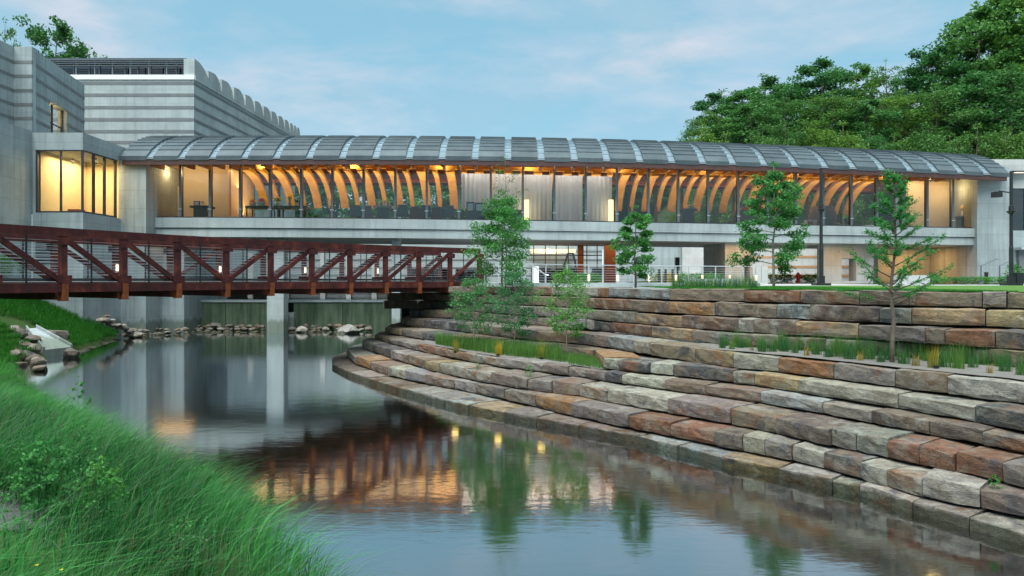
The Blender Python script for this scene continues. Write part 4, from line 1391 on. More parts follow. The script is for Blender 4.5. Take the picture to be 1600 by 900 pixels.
for k in range(K0, K1 + 1):
    a, b = near(k), far(k)
    d = (b - a).normalized()
    put('floor_beam', MB().bar(tuple(a + d * 0.12 + Vector((0, 0, 3.22))), tuple(b - d * 0.12 + Vector((0, 0, 3.22))), 0.15, 0.2).bar(tuple(a + d * 0.12 + Vector((0, 0, 3.44))), tuple(b - d * 0.12 + Vector((0, 0, 3.44))), 0.10, 0.235), M['corten'], fb)
    put('beam_end', MB().bar(tuple(a - d * 0.135 + Vector((0, 0, 3.34))), tuple(a + d * 0.115 + Vector((0, 0, 3.34))), 0.17, 0.50), M['rust'], fb)
    if k in (-2, 0, 2, 4, 6, 8):
        c = b - d * 0.12
        put('lamp', MB().box(c.x - 0.03, c.x + 0.03, c.y - 0.05, c.y + 0.03, 4.0, 4.24), M['glow_lamp'], fb)
def mid(k): return near(k).lerp(far(k), 0.5)
chain(mid, 3.56, 3.64, BW - 0.5, 'deck', m_plain('grey deck', (0.2, 0.19, 0.18), 0.8))
for t in (0.3, 0.7):
    chain(lambda k, t=t: near(k).lerp(far(k), t), 3.33, 3.55, 0.12, 'stringer')
p10 = near(10)
ab = empty('bridge_abutment', (p10.x, p10.y + 1, 3), 'grey concrete pedestal where the footbridge lands', 'abutment')
put('pedestal', MB().box(p10.x + 0.12, p10.x + 0.42, p10.y - 0.55, p10.y + 3.2, 2.2, 3.42), M['concrete_light'], ab)
put('bearing_wall', MB().slab((far(10).x - 0.4, far(10).y - 0.1), (p10.x + 0.1, p10.y - 0.35), 0.5, 1.0, 3.06), M['concrete'], ab)

# ------------------------------------------------------------------ rocks
def rock_mesh(seed, sx, sy, sz):
    r = random.Random(seed)
    import bmesh
    bm = bmesh.new()
    bmesh.ops.create_icosphere(bm, subdivisions=2, radius=1.0)
    off_ = Vector((r.uniform(0, 50), r.uniform(0, 50), r.uniform(0, 50)))
    planes = [Vector((r.gauss(0, 1), r.gauss(0, 1), r.gauss(0, 0.8))).normalized() for _ in range(13)]
    lim = [r.uniform(0.5, 0.8) for _ in planes]
    for v in bm.verts:
        c = v.co * (1 + 0.22 * mnoise.noise(v.co * 1.3 + off_))
        for p_, l_ in zip(planes, lim):
            e = c.dot(p_) - l_
            if e > 0: c = c - p_ * e * 0.97
        v.co = Vector((c.x * sx, c.y * sy, (c.z + 0.55) * sz)) * (1 + 0.05 * mnoise.noise(v.co * 4 + off_))
    me = bpy.data.meshes.new('rock')
    bm.to_mesh(me); bm.free()
    me.materials.append(M['rock'])
    return me
ROCKS = [rock_mesh(60 + i, 0.5, 0.42, 0.36) for i in range(7)]
rr_ = random.Random(21)
def rock(x, y, z, s, label, group, color=None, flat=1.0):
    c = color or rr_.choice([(0.30, 0.28, 0.25), (0.36, 0.35, 0.32), (0.22, 0.20, 0.18), (0.27, 0.22, 0.18)])
    return link_mesh('rock', rr_.choice(ROCKS), (x, y, z), rz=rr_.uniform(0, 6.28), scale=(s * rr_.uniform(0.85, 1.35), s * rr_.uniform(0.8, 1.15), s * flat * rr_.uniform(0.75, 1.1)),
                     color=(*c, 1), label=label, cat='rock', group=group)
# far shore, below the stained wall
def bank_hit(u, v):
    Y = 12.0
    while Y < 48:
        p = W(u, v, Y)
        if p.z <= max(0.0, bank_z(p.x, p.y)):
            return p
        Y += 0.05
    return W(u, v, Y)
FAR = []
u = 208
while u < 578:
    for row in range(3):
        Y = (49.6 if u > 292 else 45.6 if u < 230 else 47.0) + row * (0.75 if u > 292 else 0.45) + rr_.uniform(-0.2, 0.2)
        x = XU(u + rr_.uniform(-3, 3), Y)
        if 412 < u < 446: continue
        if rr_.random() < 0.92:
            FAR.append(rock(x, Y, -0.12 + row * 0.17, rr_.uniform(0.4, 0.8), '', 'rocks along the far shore', rr_.choice([(0.27, 0.25, 0.21), (0.32, 0.31, 0.28), (0.20, 0.19, 0.17), (0.28, 0.21, 0.15)]), flat=0.8))
    u += rr_.uniform(8, 11)
FAR.sort(key=lambda o: o.location.x)
for i, o in enumerate(FAR):
    o['label'] = f'pale rock in the band along the far shore, {nth(i)} from the left'
for x, Y, s in ((XU(474, 49.4), 49.4, 1.25), (XU(545, 48.6), 48.6, 1.45)):
    rock(x, Y, -0.1, s, 'large white boulder at the waterline right of the pier' if s < 1.3 else 'largest pale boulder at the waterline near the terrace tip', 'rocks along the far shore', (0.42, 0.41, 0.39))
# bank of rocks where the grass meets the concrete
for i in range(22):
    t = i / 21
    u, v, Y = lerp(168, 226, t), lerp(492, 523, t) + rr_.uniform(-4, 4), lerp(42.2, 46.2, t)
    rock(XU(u, Y) + rr_.uniform(-0.1, 0.35), Y - 0.4 - rr_.uniform(0, 0.6), ZV(v, Y) - 0.25, rr_.uniform(0.4, 0.8), f'weathered rock heaped between grass bank and concrete wall, {nth(i)} going down', 'rocks beside the concrete wall', flat=0.8)
for i in range(16):
    t = i / 15
    u, v = lerp(112, 184, t), lerp(553, 530, t)
    p = GZ(u, v, 0.0)
    rock(p.x, p.y, -0.12, rr_.uniform(0.45, 0.8), f'flat dark rock edging the grass bank at the waterline, {nth(i)} from the left', 'rocks edging the grass bank', (0.12, 0.115, 0.11), flat=0.55)
# pile round the drain chute
PILE = [(33, 520, 0.75), (48, 528, 0.9), (36, 538, 0.9), (28, 548, 0.7), (50, 546, 0.9), (40, 556, 0.95), (52, 560, 0.9), (60, 566, 0.8), (84, 524, 1.15), (97, 533, 0.7),
        (24, 512, 0.7), (30, 566, 0.7), (112, 553, 0.95), (64, 574, 0.7), (18, 556, 0.8)]
PILE.sort()
for i, (u, v, s) in enumerate(PILE):
    p = bank_hit(u, v + 6)
    s *= 1.12
    rock(p.x, p.y, max(p.z, 0) - 0.06, s, f'brown-grey boulder in the heap round the drain chute, {nth(i)} from the left', 'boulders around the drain chute', rr_.choice([(0.15, 0.12, 0.10), (0.2, 0.175, 0.15), (0.12, 0.10, 0.09)]), flat=0.95)
# drain chute: a flared concrete trough
ch = empty('drain_chute', (-21.5, 33, 0), 'flared concrete drain chute sloping through boulders into the stream', 'drain chute')
pt = bank_hit(49, 524) + Vector((0, 0, 0.35)); pbm = bank_hit(91, 556); pbm.z = max(pbm.z, 0) + 0.36
CHUTE = (pt.copy(), pbm.copy())
d = (pbm - pt).normalized(); sd_ = Vector((d.y, -d.x, 0)).normalized()
def ch_pt(t, s, h): 
    w = lerp(0.25, 0.75, t)
    return pt.lerp(pbm, t) + sd_ * (w * s) + Vector((0, 0, h))
floor_ = MB()
floor_.add([ch_pt(0, -1, 0), ch_pt(0, 1, 0), ch_pt(1, 1, 0), ch_pt(1, -1, 0), ch_pt(0, -1, -.12), ch_pt(0, 1, -.12), ch_pt(1, 1, -.5), ch_pt(1, -1, -.5)],
           [(0, 1, 2, 3), (7, 6, 5, 4), (3, 2, 6, 7), (0, 3, 7, 4), (2, 1, 5, 6), (1, 0, 4, 5)])
put('trough', floor_, M['concrete_light'], ch)
for s in (-1, 1):
    w_ = MB()
    o2 = s * 1.12
    w_.add([ch_pt(0, s * 1.003, -.1), ch_pt(1, s * 1.003, -.3), ch_pt(1, s * 1.003, .14), ch_pt(0, s * 1.003, .16), ch_pt(0, o2 * 1.1, -.1), ch_pt(1, o2, -.3), ch_pt(1, o2, .14), ch_pt(0, o2 * 1.1, .16)],
           [(0, 1, 2, 3), (7, 6, 5, 4), (3, 2, 6, 7), (2, 1, 5, 6), (0, 3, 7, 4)])
    put('side_wall', w_, M['concrete_light'], ch)
# ------------------------------------------------------------------ foliage helpers (numpy)
def quads_mesh(name, V, mat, tone, per=4, faces_per=None):
    """V: (n, per, 3) leaf corners -> one mesh, with a random tone stored on each leaf"""
    n = V.shape[0]
    me = bpy.data.meshes.new(name)
    me.vertices.add(n * per)
    me.vertices.foreach_set('co', V.reshape(-1).astype(np.float32))
    me.loops.add(n * per)
    me.loops.foreach_set('vertex_index', np.arange(n * per, dtype=np.int32))
    me.polygons.add(n)
    me.polygons.foreach_set('loop_start', np.arange(0, n * per, per, dtype=np.int32))
    me.polygons.foreach_set('loop_total', np.full(n, per, dtype=np.int32))
    me.materials.append(mat)
    at = me.attributes.new('tone', 'FLOAT', 'FACE')
    at.data.foreach_set('value', tone.astype(np.float32))
    me.update(calc_edges=True)
    return me
def leaves(rng, centers, size, droop=0.0, aspect=0.5):
    """diamond leaves at the given centres, randomly turned"""
    n = len(centers)
    a = rng.normal(size=(n, 3)); a[:, 2] = a[:, 2] * 0.6 - droop
    a /= np.linalg.norm(a, axis=1, keepdims=True)
    b = rng.normal(size=(n, 3)); b[:, 2] *= 0.7
    b -= a * np.sum(a * b, axis=1, keepdims=True)
    b /= np.linalg.norm(b, axis=1, keepdims=True)
    s = (size * rng.uniform(0.6, 1.3, n))[:, None]
    c = np.asarray(centers)
    return np.stack([c - a * s * 0.5, c + b * s * aspect * 0.5, c + a * s * 0.5, c - b * s * aspect * 0.5], axis=1)
def limb(mb, p, q, r0, r1, rnd, sag=0.0, n=4):
    pts, rad = [], []
    for i in range(n + 1):
        t = i / n
        m = Vector(p).lerp(Vector(q), t)
        w = (q - p).length * (0.012 if n > 6 else 0.05) * math.sin(math.pi * t)
        m += Vector((rnd.uniform(-w, w), rnd.uniform(-w, w), sag * math.sin(math.pi * t)))
        pts.append(m); rad.append(lerp(r0, r1, t))
    mb.tube(pts, rad, 6 if r0 > 0.02 else 4)
    return pts
def tree_meshes(name, seed, H, crown_w, base, trunk_r, leaf, n_leaf, mats, n_limb=14, shape=1.0, clump=0.55, up=0.5, thin=1.0, lean=0.0, aspect=0.55):
    """trunk mesh and crown mesh of one broadleaf tree, foot at the origin. base: crown starts at this share of the height"""
    rnd = random.Random(seed); rng = np.random.default_rng(seed)
    tb = MB()
    top = Vector((rnd.uniform(-lean, lean) * H, rnd.uniform(-lean, lean) * H, H * 0.96))
    tp = limb(tb, Vector((0, 0, -0.1)), top, trunk_r, trunk_r * 0.12, rnd, n=8)
    cl = []
    def stem(t):
        i = min(7, int(t * 8)); f = t * 8 - i
        return tp[i].lerp(tp[i + 1], f)
    for i in range(n_limb):
        t = lerp(base, 0.97, (i + rnd.random() * 0.6) / n_limb)
        s = (t - base) / (1 - base)
        rad = crown_w * 0.5 * (math.sin(math.pi * min(1, 0.16 + 0.80 * s ** shape)) ** 0.7) * rnd.uniform(0.7, 1.12)
        a = i * 2.39996 + rnd.uniform(-0.4, 0.4)
        p = stem(t * 0.94)
        q = p + Vector((math.cos(a) * rad, math.sin(a) * rad, rad * up * rnd.uniform(0.3, 1.0)))
        pts = limb(tb, p, q, trunk_r * lerp(0.42, 0.12, s), trunk_r * 0.05, rnd, sag=rad * 0.06)
        cl.append((q, 1.0))
        cl.append((pts[3], 0.85))
        cl.append((pts[2], 0.6))
        for j in range(4):
            a2 = a + rnd.choice((-1, 1)) * rnd.uniform(0.4, 1.0)
            l2 = rad * rnd.uniform(0.25, 0.6)
            p2 = pts[rnd.choice((1, 2, 3))]
            q2 = p2 + Vector((math.cos(a2) * l2, math.sin(a2) * l2, l2 * rnd.uniform(-0.3, 0.9)))
            limb(tb, p2, q2, trunk_r * 0.10, trunk_r * 0.03, rnd, n=3)
            cl.append((q2, 0.8))
    cl.append((top, 0.7)); cl.append((stem(0.9), 0.7))
    C = []
    R = crown_w * 0.5 * clump * 0.5
    wts = np.array([w for _, w in cl]); wts = wts ** 2 / np.sum(wts ** 2)
    for (c, w), k in zip(cl, rng.multinomial(n_leaf, wts)):
        k = int(k * rng.uniform(0.6, 1.2) * thin)
        d = rng.normal(size=(k, 3)); d /= np.linalg.norm(d, axis=1, keepdims=True) + 1e-6
        r = R * w * rng.uniform(0.75, 1.25) * rng.uniform(0.15, 1.0, size=(k, 1)) ** 0.6
        e = d * r
        e[:, 2] *= 0.62
        C.append(np.array(c)[None, :] + e)
    C = np.concatenate(C)
    V = leaves(rng, C, np.full(len(C), leaf), 0.25, aspect)
    tone = np.clip(rng.beta(2, 2.2, len(C)), 0, 1)
    crown = quads_mesh(name + ' crown', V, mats[1], tone)
    trunk = mesh_of(name + ' trunk', [tuple(p) for p in tb.v], tb.f, mats[0], True)
    return trunk, crown
def tree(name, ms, loc, label, cat='tree', group=None, rz=0.0, scale=(1, 1, 1)):
    e = empty(name, loc, label, cat, group)
    e.rotation_euler = (0, 0, rz); e.scale = scale
    link_mesh('trunk', ms[0], (0, 0, 0), e)
    link_mesh('crown', ms[1], (0, 0, 0), e)
    return e

# ------------------------------------------------------------------ woods on the hills
wr = random.Random(9)
WOOD = [tree_meshes('wood tree', 300 + i, 18, 10.5, 0.22, 0.30, 0.50, 9000, (M['bark'], M['leaf_wood']), n_limb=20, shape=0.85, clump=0.55, up=0.5, thin=1.0) for i in range(4)]
WOODB = [tree_meshes('bright tree', 320 + i, 18, 11, 0.15, 0.26, 0.42, 9000, (M['bark'], M['leaf_bright']), n_limb=18, shape=0.8, clump=0.62, up=0.3) for i in range(2)]
SPARSE = tree_meshes('sparse tree', 340, 18, 9, 0.3, 0.24, 0.36, 2300, (M['bark'], M['leaf_wood']), n_limb=20, shape=0.9, clump=0.4, up=0.7)
UNDER = [tree_meshes('understory tree', 350 + i, 6, 6.5, 0.08, 0.10, 0.30, 4800, (M['bark'], M['leaf_bright']), n_limb=12, shape=0.8, clump=0.62, up=0.25) for i in range(2)]
def wood_tree(kind, ms, u, vt, Y, wpx, label, group):
    x = XU(u, Y)
    zb = hill_z(x, Y) - 0.3
    h = ZV(vt, Y) - zb
    w = wpx / F * Y
    h0 = 6.0 if ms in UNDER else 18.0
    w0 = {6.0: 6.5}.get(h0, 10.5)
    return tree(kind, ms, (x, Y, zb), label, 'tree', group, wr.uniform(0, 6.28), (w / w0, w / w0, h / h0))
ridge = [(1092, 193, 116, 80), (1128, 138, 112, 95), (1160, 140, 104, 90), (1196, 118, 108, 100), (1238, 118, 112, 95), (1285, 86, 104, 110), (1338, 98, 112, 95), (1384, 88, 106, 85), (1420, 108, 112, 80),
         (1452, 66, 100, 105), (1494, 62, 108, 110), (1530, -2, 99, 130), (1572, -30, 102, 140), (1622, -45, 97, 150), (1668, -60, 104, 150), (1720, -50, 98, 150)]
for i, (u, vt, Y, w) in enumerate(ridge):
    ms = SPARSE if i in (0, 7) else WOOD[i % 4]
    wood_tree('woodland_tree', ms, u, vt, Y, w, f'tall dark tree on the right hill skyline, {nth(i)} from the left', 'skyline trees on the right hill')
frontr = [(1108, 172, 96, 80), (1172, 160, 93, 95), (1226, 152, 95, 95), (1300, 140, 92, 110), (1352, 150, 90, 100), (1408, 138, 93, 105), (1462, 128, 90, 110), (1520, 108, 92, 120), (1580, 95, 88, 130), (1650, 90, 90, 140)]
for i, (u, vt, Y, w) in enumerate(frontr):
    ms = (WOODB[i % 2] if i % 3 != 1 else WOOD[(i + 1) % 4])
    wood_tree('woodland_tree', ms, u, vt, Y, w, f'lighter tree halfway up the right hill, {nth(i)} from the left', 'trees halfway up the right hill')
for i in range(13):
    u = 1096 + i * 44 + wr.uniform(-10, 10)
    Y = wr.uniform(80, 85)
    wood_tree('understory_tree', WOODB[i % 2], u, wr.uniform(182, 206) - 8 * (i > 9), Y, wr.uniform(80, 105), f'low bright bushy tree just above the gallery roof, {nth(i)} from the left', 'bushy trees above the roof')
for i in range(15):
    u = 455 + i * 44 + wr.uniform(-12, 12)
    Y = wr.uniform(98, 112)
    wood_tree('woodland_tree', WOOD[i % 4], u, wr.uniform(242, 262), Y, wr.uniform(95, 120), f'green tree seen through the gallery glass, {nth(i)} from the left', 'trees seen through the gallery')
wood_tree('woodland_tree', WOOD[2], 88, 22, 104, 100, 'dark leafy tree rising behind the tower at upper left', None)
wood_tree('woodland_tree', SPARSE, 8, 20, 100, 80, 'thin pale-leaved tree at the left edge above the tower', None)
wood_tree('woodland_tree', WOOD[0], 148, 78, 106, 50, 'small treetop just clearing the clerestory railing', None)
# wood behind the crest, one dense mass
fw = []
rngf = np.random.default_rng(77)
N = 90000
ux = rngf.uniform(-10, 120, N); uy = rngf.uniform(112, 150, N)
hz = np.array([hill_z(a, b) for a, b in zip(ux[:3000], uy[:3000])])
hz = np.interp(np.arange(N) % 3000, np.arange(3000), hz)
ux = np.tile(ux[:3000], 30)[:N] + rngf.normal(0, 1.6, N); uy = np.tile(uy[:3000], 30)[:N] + rngf.normal(0, 1.6, N)
prof = np.interp(ux / uy * F + 800, [900, 1090, 1130, 1250, 1400, 1480, 1540, 1600, 2200], [3, 4, 6, 7, 8, 8, 9, 10, 10])
zc = hz + rngf.beta(1.2, 1.2, N) * prof
put_me = quads_mesh('far wood', leaves(rngf, np.stack([ux, uy, zc], 1), np.full(N, 0.75), 0.2, 0.6), M['leaf_wood'], rngf.beta(2, 2.4, N))
link_mesh('far_wood', put_me, (0, 0, 0), label='dense wood filling the gaps behind the hill trees', kind='stuff')

# unseen trees added behind the viewer, with a gap, for the gallery glass to mirror
CB = []
for i in range(26):
    x_ = -95 + i * 7.6 + wr.uniform(-2, 2)
    if -16 < x_ < 13: continue
    y_ = -48 - wr.uniform(0, 14); hh = wr.uniform(13, 22)
    k_ = 1500
    dd_ = rngf.normal(size=(k_, 3)); dd_ /= np.linalg.norm(dd_, axis=1, keepdims=True)
    rr2 = rngf.uniform(0.3, 1, (k_, 1)) ** 0.5
    CB.append(dd_ * rr2 * np.array([4.6, 4.6, hh * 0.45]) + np.array([x_, y_, 3 + hh * 0.5]))
CB = np.concatenate(CB)
link_mesh('far_wood', quads_mesh('wood behind', leaves(rngf, CB, np.full(len(CB), 0.9), 0.2, 0.6), M['leaf_wood'], rngf.beta(2, 2.4, len(CB))), (0, 0, 0), label='wood on the near side of the valley, mirrored in the gallery glass', kind='stuff')

# ------------------------------------------------------------------ young trees round the stream
def young(name, seed, u, v_base, v_top, Y, w, base, leaf, n, mats, label, zb=None, **kw):
    zb_ = ZV(v_base, Y) if zb is None else zb
    H = ZV(v_top, Y) - zb_
    ms = tree_meshes(label[:20], seed, H, w, base, kw.pop('tr', 0.045), leaf, n, mats, **kw)
    return tree(name, ms, (XU(u, Y), Y, zb_), label)
young('maple_tree', 41, 784, 0, 296, 29.0, 2.5, 0.12, 0.10, 12000, (M['bark'], M['leaf_young']), 'young maple with dense lower leaves at the bridge landing', zb=3.4, n_limb=22, shape=0.62, clump=0.7, up=0.35)
young('maple_tree', 42, 790, 0, 235, 29.6, 1.7, 0.45, 0.075, 700, (M['bark'], M['leaf_bright']), 'thin bare-topped sapling above the maple at the landing', zb=3.4, n_limb=16, clump=0.55, up=1.2, tr=0.03)
young('maple_tree', 43, 993, 0, 318, 26.0, 1.45, 0.14, 0.095, 9500, (M['bark'], M['leaf_young']), 'compact young maple in front of the plaza railing', zb=3.4, n_limb=20, shape=0.75, clump=0.62, up=0.35)
young('oak_tree', 44, 1209, 0, 250, 27.5, 2.5, 0.17, 0.11, 13000, (M['bark_pale'], M['leaf_young']), 'slender young oak with tiered branches on the lawn', zb=3.43, n_limb=24, shape=0.55, clump=0.55, up=0.12, tr=0.06)
sap = [(741, 524, 424, 25.4, 1.55, 45, 'multi-stemmed sapling nearest the footbridge in the lower planting bed'), (804, 534, 412, 24.4, 1.55, 46, 'leafy sapling in the middle of the lower planting bed'),
       (886, 556, 408, 22.9, 1.6, 47, 'sapling with thin pale trunk at the right of the lower planting bed')]
for u, vb, vt, Y, w, sd, lb in sap:
    young('sapling', sd, u, 0, vt, Y, w, 0.22, 0.07, 6000, (M['bark_pale'], M['leaf_sapling']), lb, zb=1.2, n_limb=24, shape=0.8, clump=0.62, up=0.5, tr=0.022)
# feathery bald cypress on the upper bed
def cypress():
    rnd = random.Random(3); rng = np.random.default_rng(3)
    Y = 15.0; zb = 1.93
    H = ZV(268, Y) - zb
    tb = MB()
    tp = limb(tb, Vector((0, 0, -0.1)), Vector((0.05, 0, H)), 0.055, 0.008, rnd, n=8)
    C, D = [], []
    for i in range(44):
        t = lerp(0.30, 0.97, i / 43)
        rad = lerp(1.30, 0.16, ((t - 0.30) / 0.67) ** 0.8) * rnd.uniform(0.65, 1.1)
        a = i * 2.4 + rnd.uniform(-0.3, 0.3)
        p = Vector((0.05 * t, 0, H * t))
        q = p + Vector((math.cos(a) * rad, math.sin(a) * rad, rad * rnd.uniform(0.25, 0.75)))
        pts = limb(tb, p, q, 0.016, 0.004, rnd, sag=-0.03)
        for k in range(40):
            s = rnd.uniform(0.25, 1.0)
            m = p.lerp(q, s) + Vector((0, 0, -0.03 * math.sin(math.pi * s)))
            d = (q - p).normalized()
            w = Vector((rnd.gauss(0, 1), rnd.gauss(0, 1), rnd.gauss(-0.1, 0.5)))
            w = (w - d * w.dot(d)).normalized() * 0.7 + d * 0.6
            L = rnd.uniform(0.07, 0.19)
            for j in range(7):
                C.append(tuple(m + w * L * (j / 7))); D.append(0.07)
    C = np.array(C)
    C += rng.normal(0, 0.012, C.shape)
    V = leaves(rng, C, np.array(D), 0.1, 0.26)
    return mesh_of('cypress trunk', [tuple(p) for p in tb.v], tb.f, M['bark'], True), quads_mesh('cypress crown', V, M['leaf_needle'], rng.beta(2, 2, len(C))), (XU(1394, Y), Y, zb)
ct, cc, cl_ = cypress()
tree('cypress_tree', (ct, cc), cl_, 'feathery young cypress with a thin stake-straight trunk on the upper step')

# ------------------------------------------------------------------ grasses
def blades(rng, P, h, bend, width, wind, seg=3):
    """curved grass blades: P (n,3) roots, h heights; returns quads (n*seg,4,3)"""
    n = len(P)
    a = rng.uniform(0, 2 * np.pi, n)
    d = np.stack([np.cos(a), np.sin(a)], 1) * rng.uniform(0.1, 0.7, (n, 1)) + np.atleast_2d(np.asarray(wind))
    side = np.stack([-d[:, 1], d[:, 0]], 1)
    side /= np.linalg.norm(side, axis=1, keepdims=True) + 1e-6
    rnd_side = rng.uniform(0, 2 * np.pi, n)
    side = side * 0.5 + np.stack([np.cos(rnd_side), np.sin(rnd_side)], 1) * 0.7
    out = []
    def at(t):
        x = P[:, 0] + d[:, 0] * h * bend * t ** 2
        y = P[:, 1] + d[:, 1] * h * bend * t ** 2
        z = P[:, 2] + h * (t - 0.38 * bend * t ** 2.2)
        return np.stack([x, y, z], 1)
    ts = np.linspace(0, 1, seg + 1)
    for t0, t1 in zip(ts[:-1], ts[1:]):
        w0 = (width * (1 - 0.85 * t0))[:, None]; w1 = (width * (1 - 0.92 * t1))[:, None]
        s3 = np.concatenate([side, np.zeros((n, 1))], 1)
        p0, p1 = at(t0), at(t1)
        out.append(np.stack([p0 - s3 * w0, p0 + s3 * w0, p1 + s3 * w1, p1 - s3 * w1], 1))
    return np.concatenate(out), at
def off_chute(P):
    a, b = np.array(CHUTE[0]), np.array(CHUTE[1])
    t = np.clip(((P[:, :2] - a[:2]) @ (b[:2] - a[:2])) / np.dot(b[:2] - a[:2], b[:2] - a[:2]), -0.3, 1.2)
    q = a[:2] + t[:, None] * (b[:2] - a[:2])
    return np.linalg.norm(P[:, :2] - q, axis=1) > 1.25
def on_bank(rng, n, x0, x1, y0, y1, dmin, keep=None):
    X = rng.uniform(x0, x1, n); Y = rng.uniform(y0, y1, n)
    # bilinear look-up on the bank's own grid
    gx, gy = np.asarray(bx), np.asarray(by)
    Z = BANKZ[np.clip(np.searchsorted(gy, Y) - 1, 0, len(gy) - 2), np.clip(np.searchsorted(gx, X) - 1, 0, len(gx) - 2)]
    DD = BANKD[np.clip(np.searchsorted(gy, Y) - 1, 0, len(gy) - 2), np.clip(np.searchsorted(gx, X) - 1, 0, len(gx) - 2)]
    ok = DD > dmin
    if keep is not None: ok &= keep(X, Y)
    return np.stack([X, Y, Z - 0.02], 1)[ok]
BANKZ = np.array([[bank_z(float(x), float(y)) for x in bx] for y in by])
BANKD = np.array([[shore_dist(float(x), float(y)) for x in bx] for y in by])
rg = np.random.default_rng(5)
def path_gap(X, Y):
    return ((X + 4.55) / 0.5) ** 2 + ((Y - 6.0) / 0.5) ** 2 > rg.uniform(-1.6, 1.1, len(X))
# near, tall and wind-blown
n0 = 1.0
P = on_bank(rg, 95000, -11.5, -0.2, 2.0, 13.5, 0.05, lambda X, Y: path_gap(X, Y) & (np.abs(X) < Y * 0.80 + 1.2) & (X * X + Y * Y > 5.0))
clumpy = np.array([mnoise.noise((p[0] * 1.1, p[1] * 1.1, 0.3)) for p in P])
P = P[rg.uniform(-0.6, 0.35, len(P)) < clumpy]
clumpy = np.array([mnoise.noise((p[0] * 0.8, p[1] * 0.8, 5.3)) for p in P])
h = rg.uniform(0.4, 0.85, len(P)) * (1 + 0.5 * clumpy)
Q, _ = blades(rg, P, h, rg.uniform(0.45, 1.15, len(P)), rg.uniform(0.0016, 0.0085, len(P)), np.stack([0.7 + 0.55 * np.array([mnoise.noise((p[0] * 0.9, p[1] * 0.9, 11.0)) for p in P]), -0.15 + 0.6 * np.array([mnoise.noise((p[0] * 0.9, p[1] * 0.9, 17.0)) for p in P])], 1), 4)
tone = np.tile(np.clip(rg.beta(0.9, 1.5, len(P)) + 0.7 * clumpy, 0, 1), 4)
link_mesh('tall_grass', quads_mesh('tall grass', Q, M['grass'], tone), (0, 0, 0), label='long wind-blown green grass on the near bank', kind='stuff')
# seed heads and pale stems over it
P2 = P[rg.uniform(0, 1, len(P)) < 0.09]
P2 = P2[P2[:, 1] > 3.0]
h2 = rg.uniform(0.65, 1.15, len(P2))
Q2, at2 = blades(rg, P2, h2, rg.uniform(0.7, 1.35, len(P2)), np.full(len(P2), 0.0021), (0.7, -0.1), 5)
link_mesh('seed_stems', quads_mesh('seed stems', Q2, M['seed'], np.tile(rg.uniform(0, 1, len(P2)), 5)), (0, 0, 0), label='pale seed stems arching over the near grass', kind='stuff')
P3 = P[rg.uniform(0, 1, len(P)) < 0.09]
Q3, _ = blades(rg, P3, rg.uniform(0.35, 0.8, len(P3)), rg.uniform(0.3, 1.3, len(P3)), rg.uniform(0.002, 0.004, len(P3)), (0.6, -0.1), 4)
link_mesh('dry_grass', quads_mesh('dry grass', Q3, M['dry_blade'], np.tile(rg.uniform(0, 1, len(P3)), 4)), (0, 0, 0), label='straw-coloured dry blades mixed into the near grass', kind='stuff')
# middle bank
P = on_bank(rg, 110000, -22, -3, 13.0, 30, 0.05, lambda X, Y: np.abs(X) < Y * 0.80 + 1)
P = P[off_chute(P)]
h = rg.uniform(0.4, 0.9, len(P)) * np.interp(P[:, 1], [13, 17, 22], [1.0, 0.8, 0.45])
Q, _ = blades(rg, P, h, rg.uniform(0.4, 1.0, len(P)), rg.uniform(0.005, 0.010, len(P)), (0.7, -0.1), 3)
link_mesh('tall_grass', quads_mesh('middle grass', Q, M['grass'], np.tile(rg.beta(1.8, 2.2, len(P)), 3)), (0, 0, 0), label='long green grass along the middle of the left bank', kind='stuff')
# far mound under the footbridge
P = on_bank(rg, 90000, -29.4, -18, 29, 46, 0.25)
P = P[off_chute(P)]
h = rg.uniform(0.18, 0.42, len(P))
Q, _ = blades(rg, P, h, rg.uniform(0.3, 0.9, len(P)), rg.uniform(0.012, 0.022, len(P)), (0.25, -0.1), 2)
link_mesh('bank_grass', quads_mesh('bank grass', Q, M['bank_grass'], np.tile(rg.beta(2, 2.2, len(P)), 2)), (0, 0, 0), label='even bright green grass on the mound beyond the footbridge', kind='stuff')
# lawn blades near its stone edge
Pl = []
for _ in range(30000):
    u = random.uniform(1050, 1620)
    p = PC('A', u)
    Pl.append((p.x, p.y + 0.5 + random.random() ** 1.6 * 9, 3.425))
Pl = np.array(Pl)
Q, _ = blades(rg, Pl, rg.uniform(0.03, 0.07, len(Pl)), rg.uniform(0.3, 0.9, len(Pl)), np.full(len(Pl), 0.008), (0.1, 0), 1)
link_mesh('lawn_grass', quads_mesh('lawn grass', Q, M['bank_grass'], rg.beta(2.4, 1.6, len(Pl))), (0, 0, 0), label='short mown grass behind the top row of stones', kind='stuff')
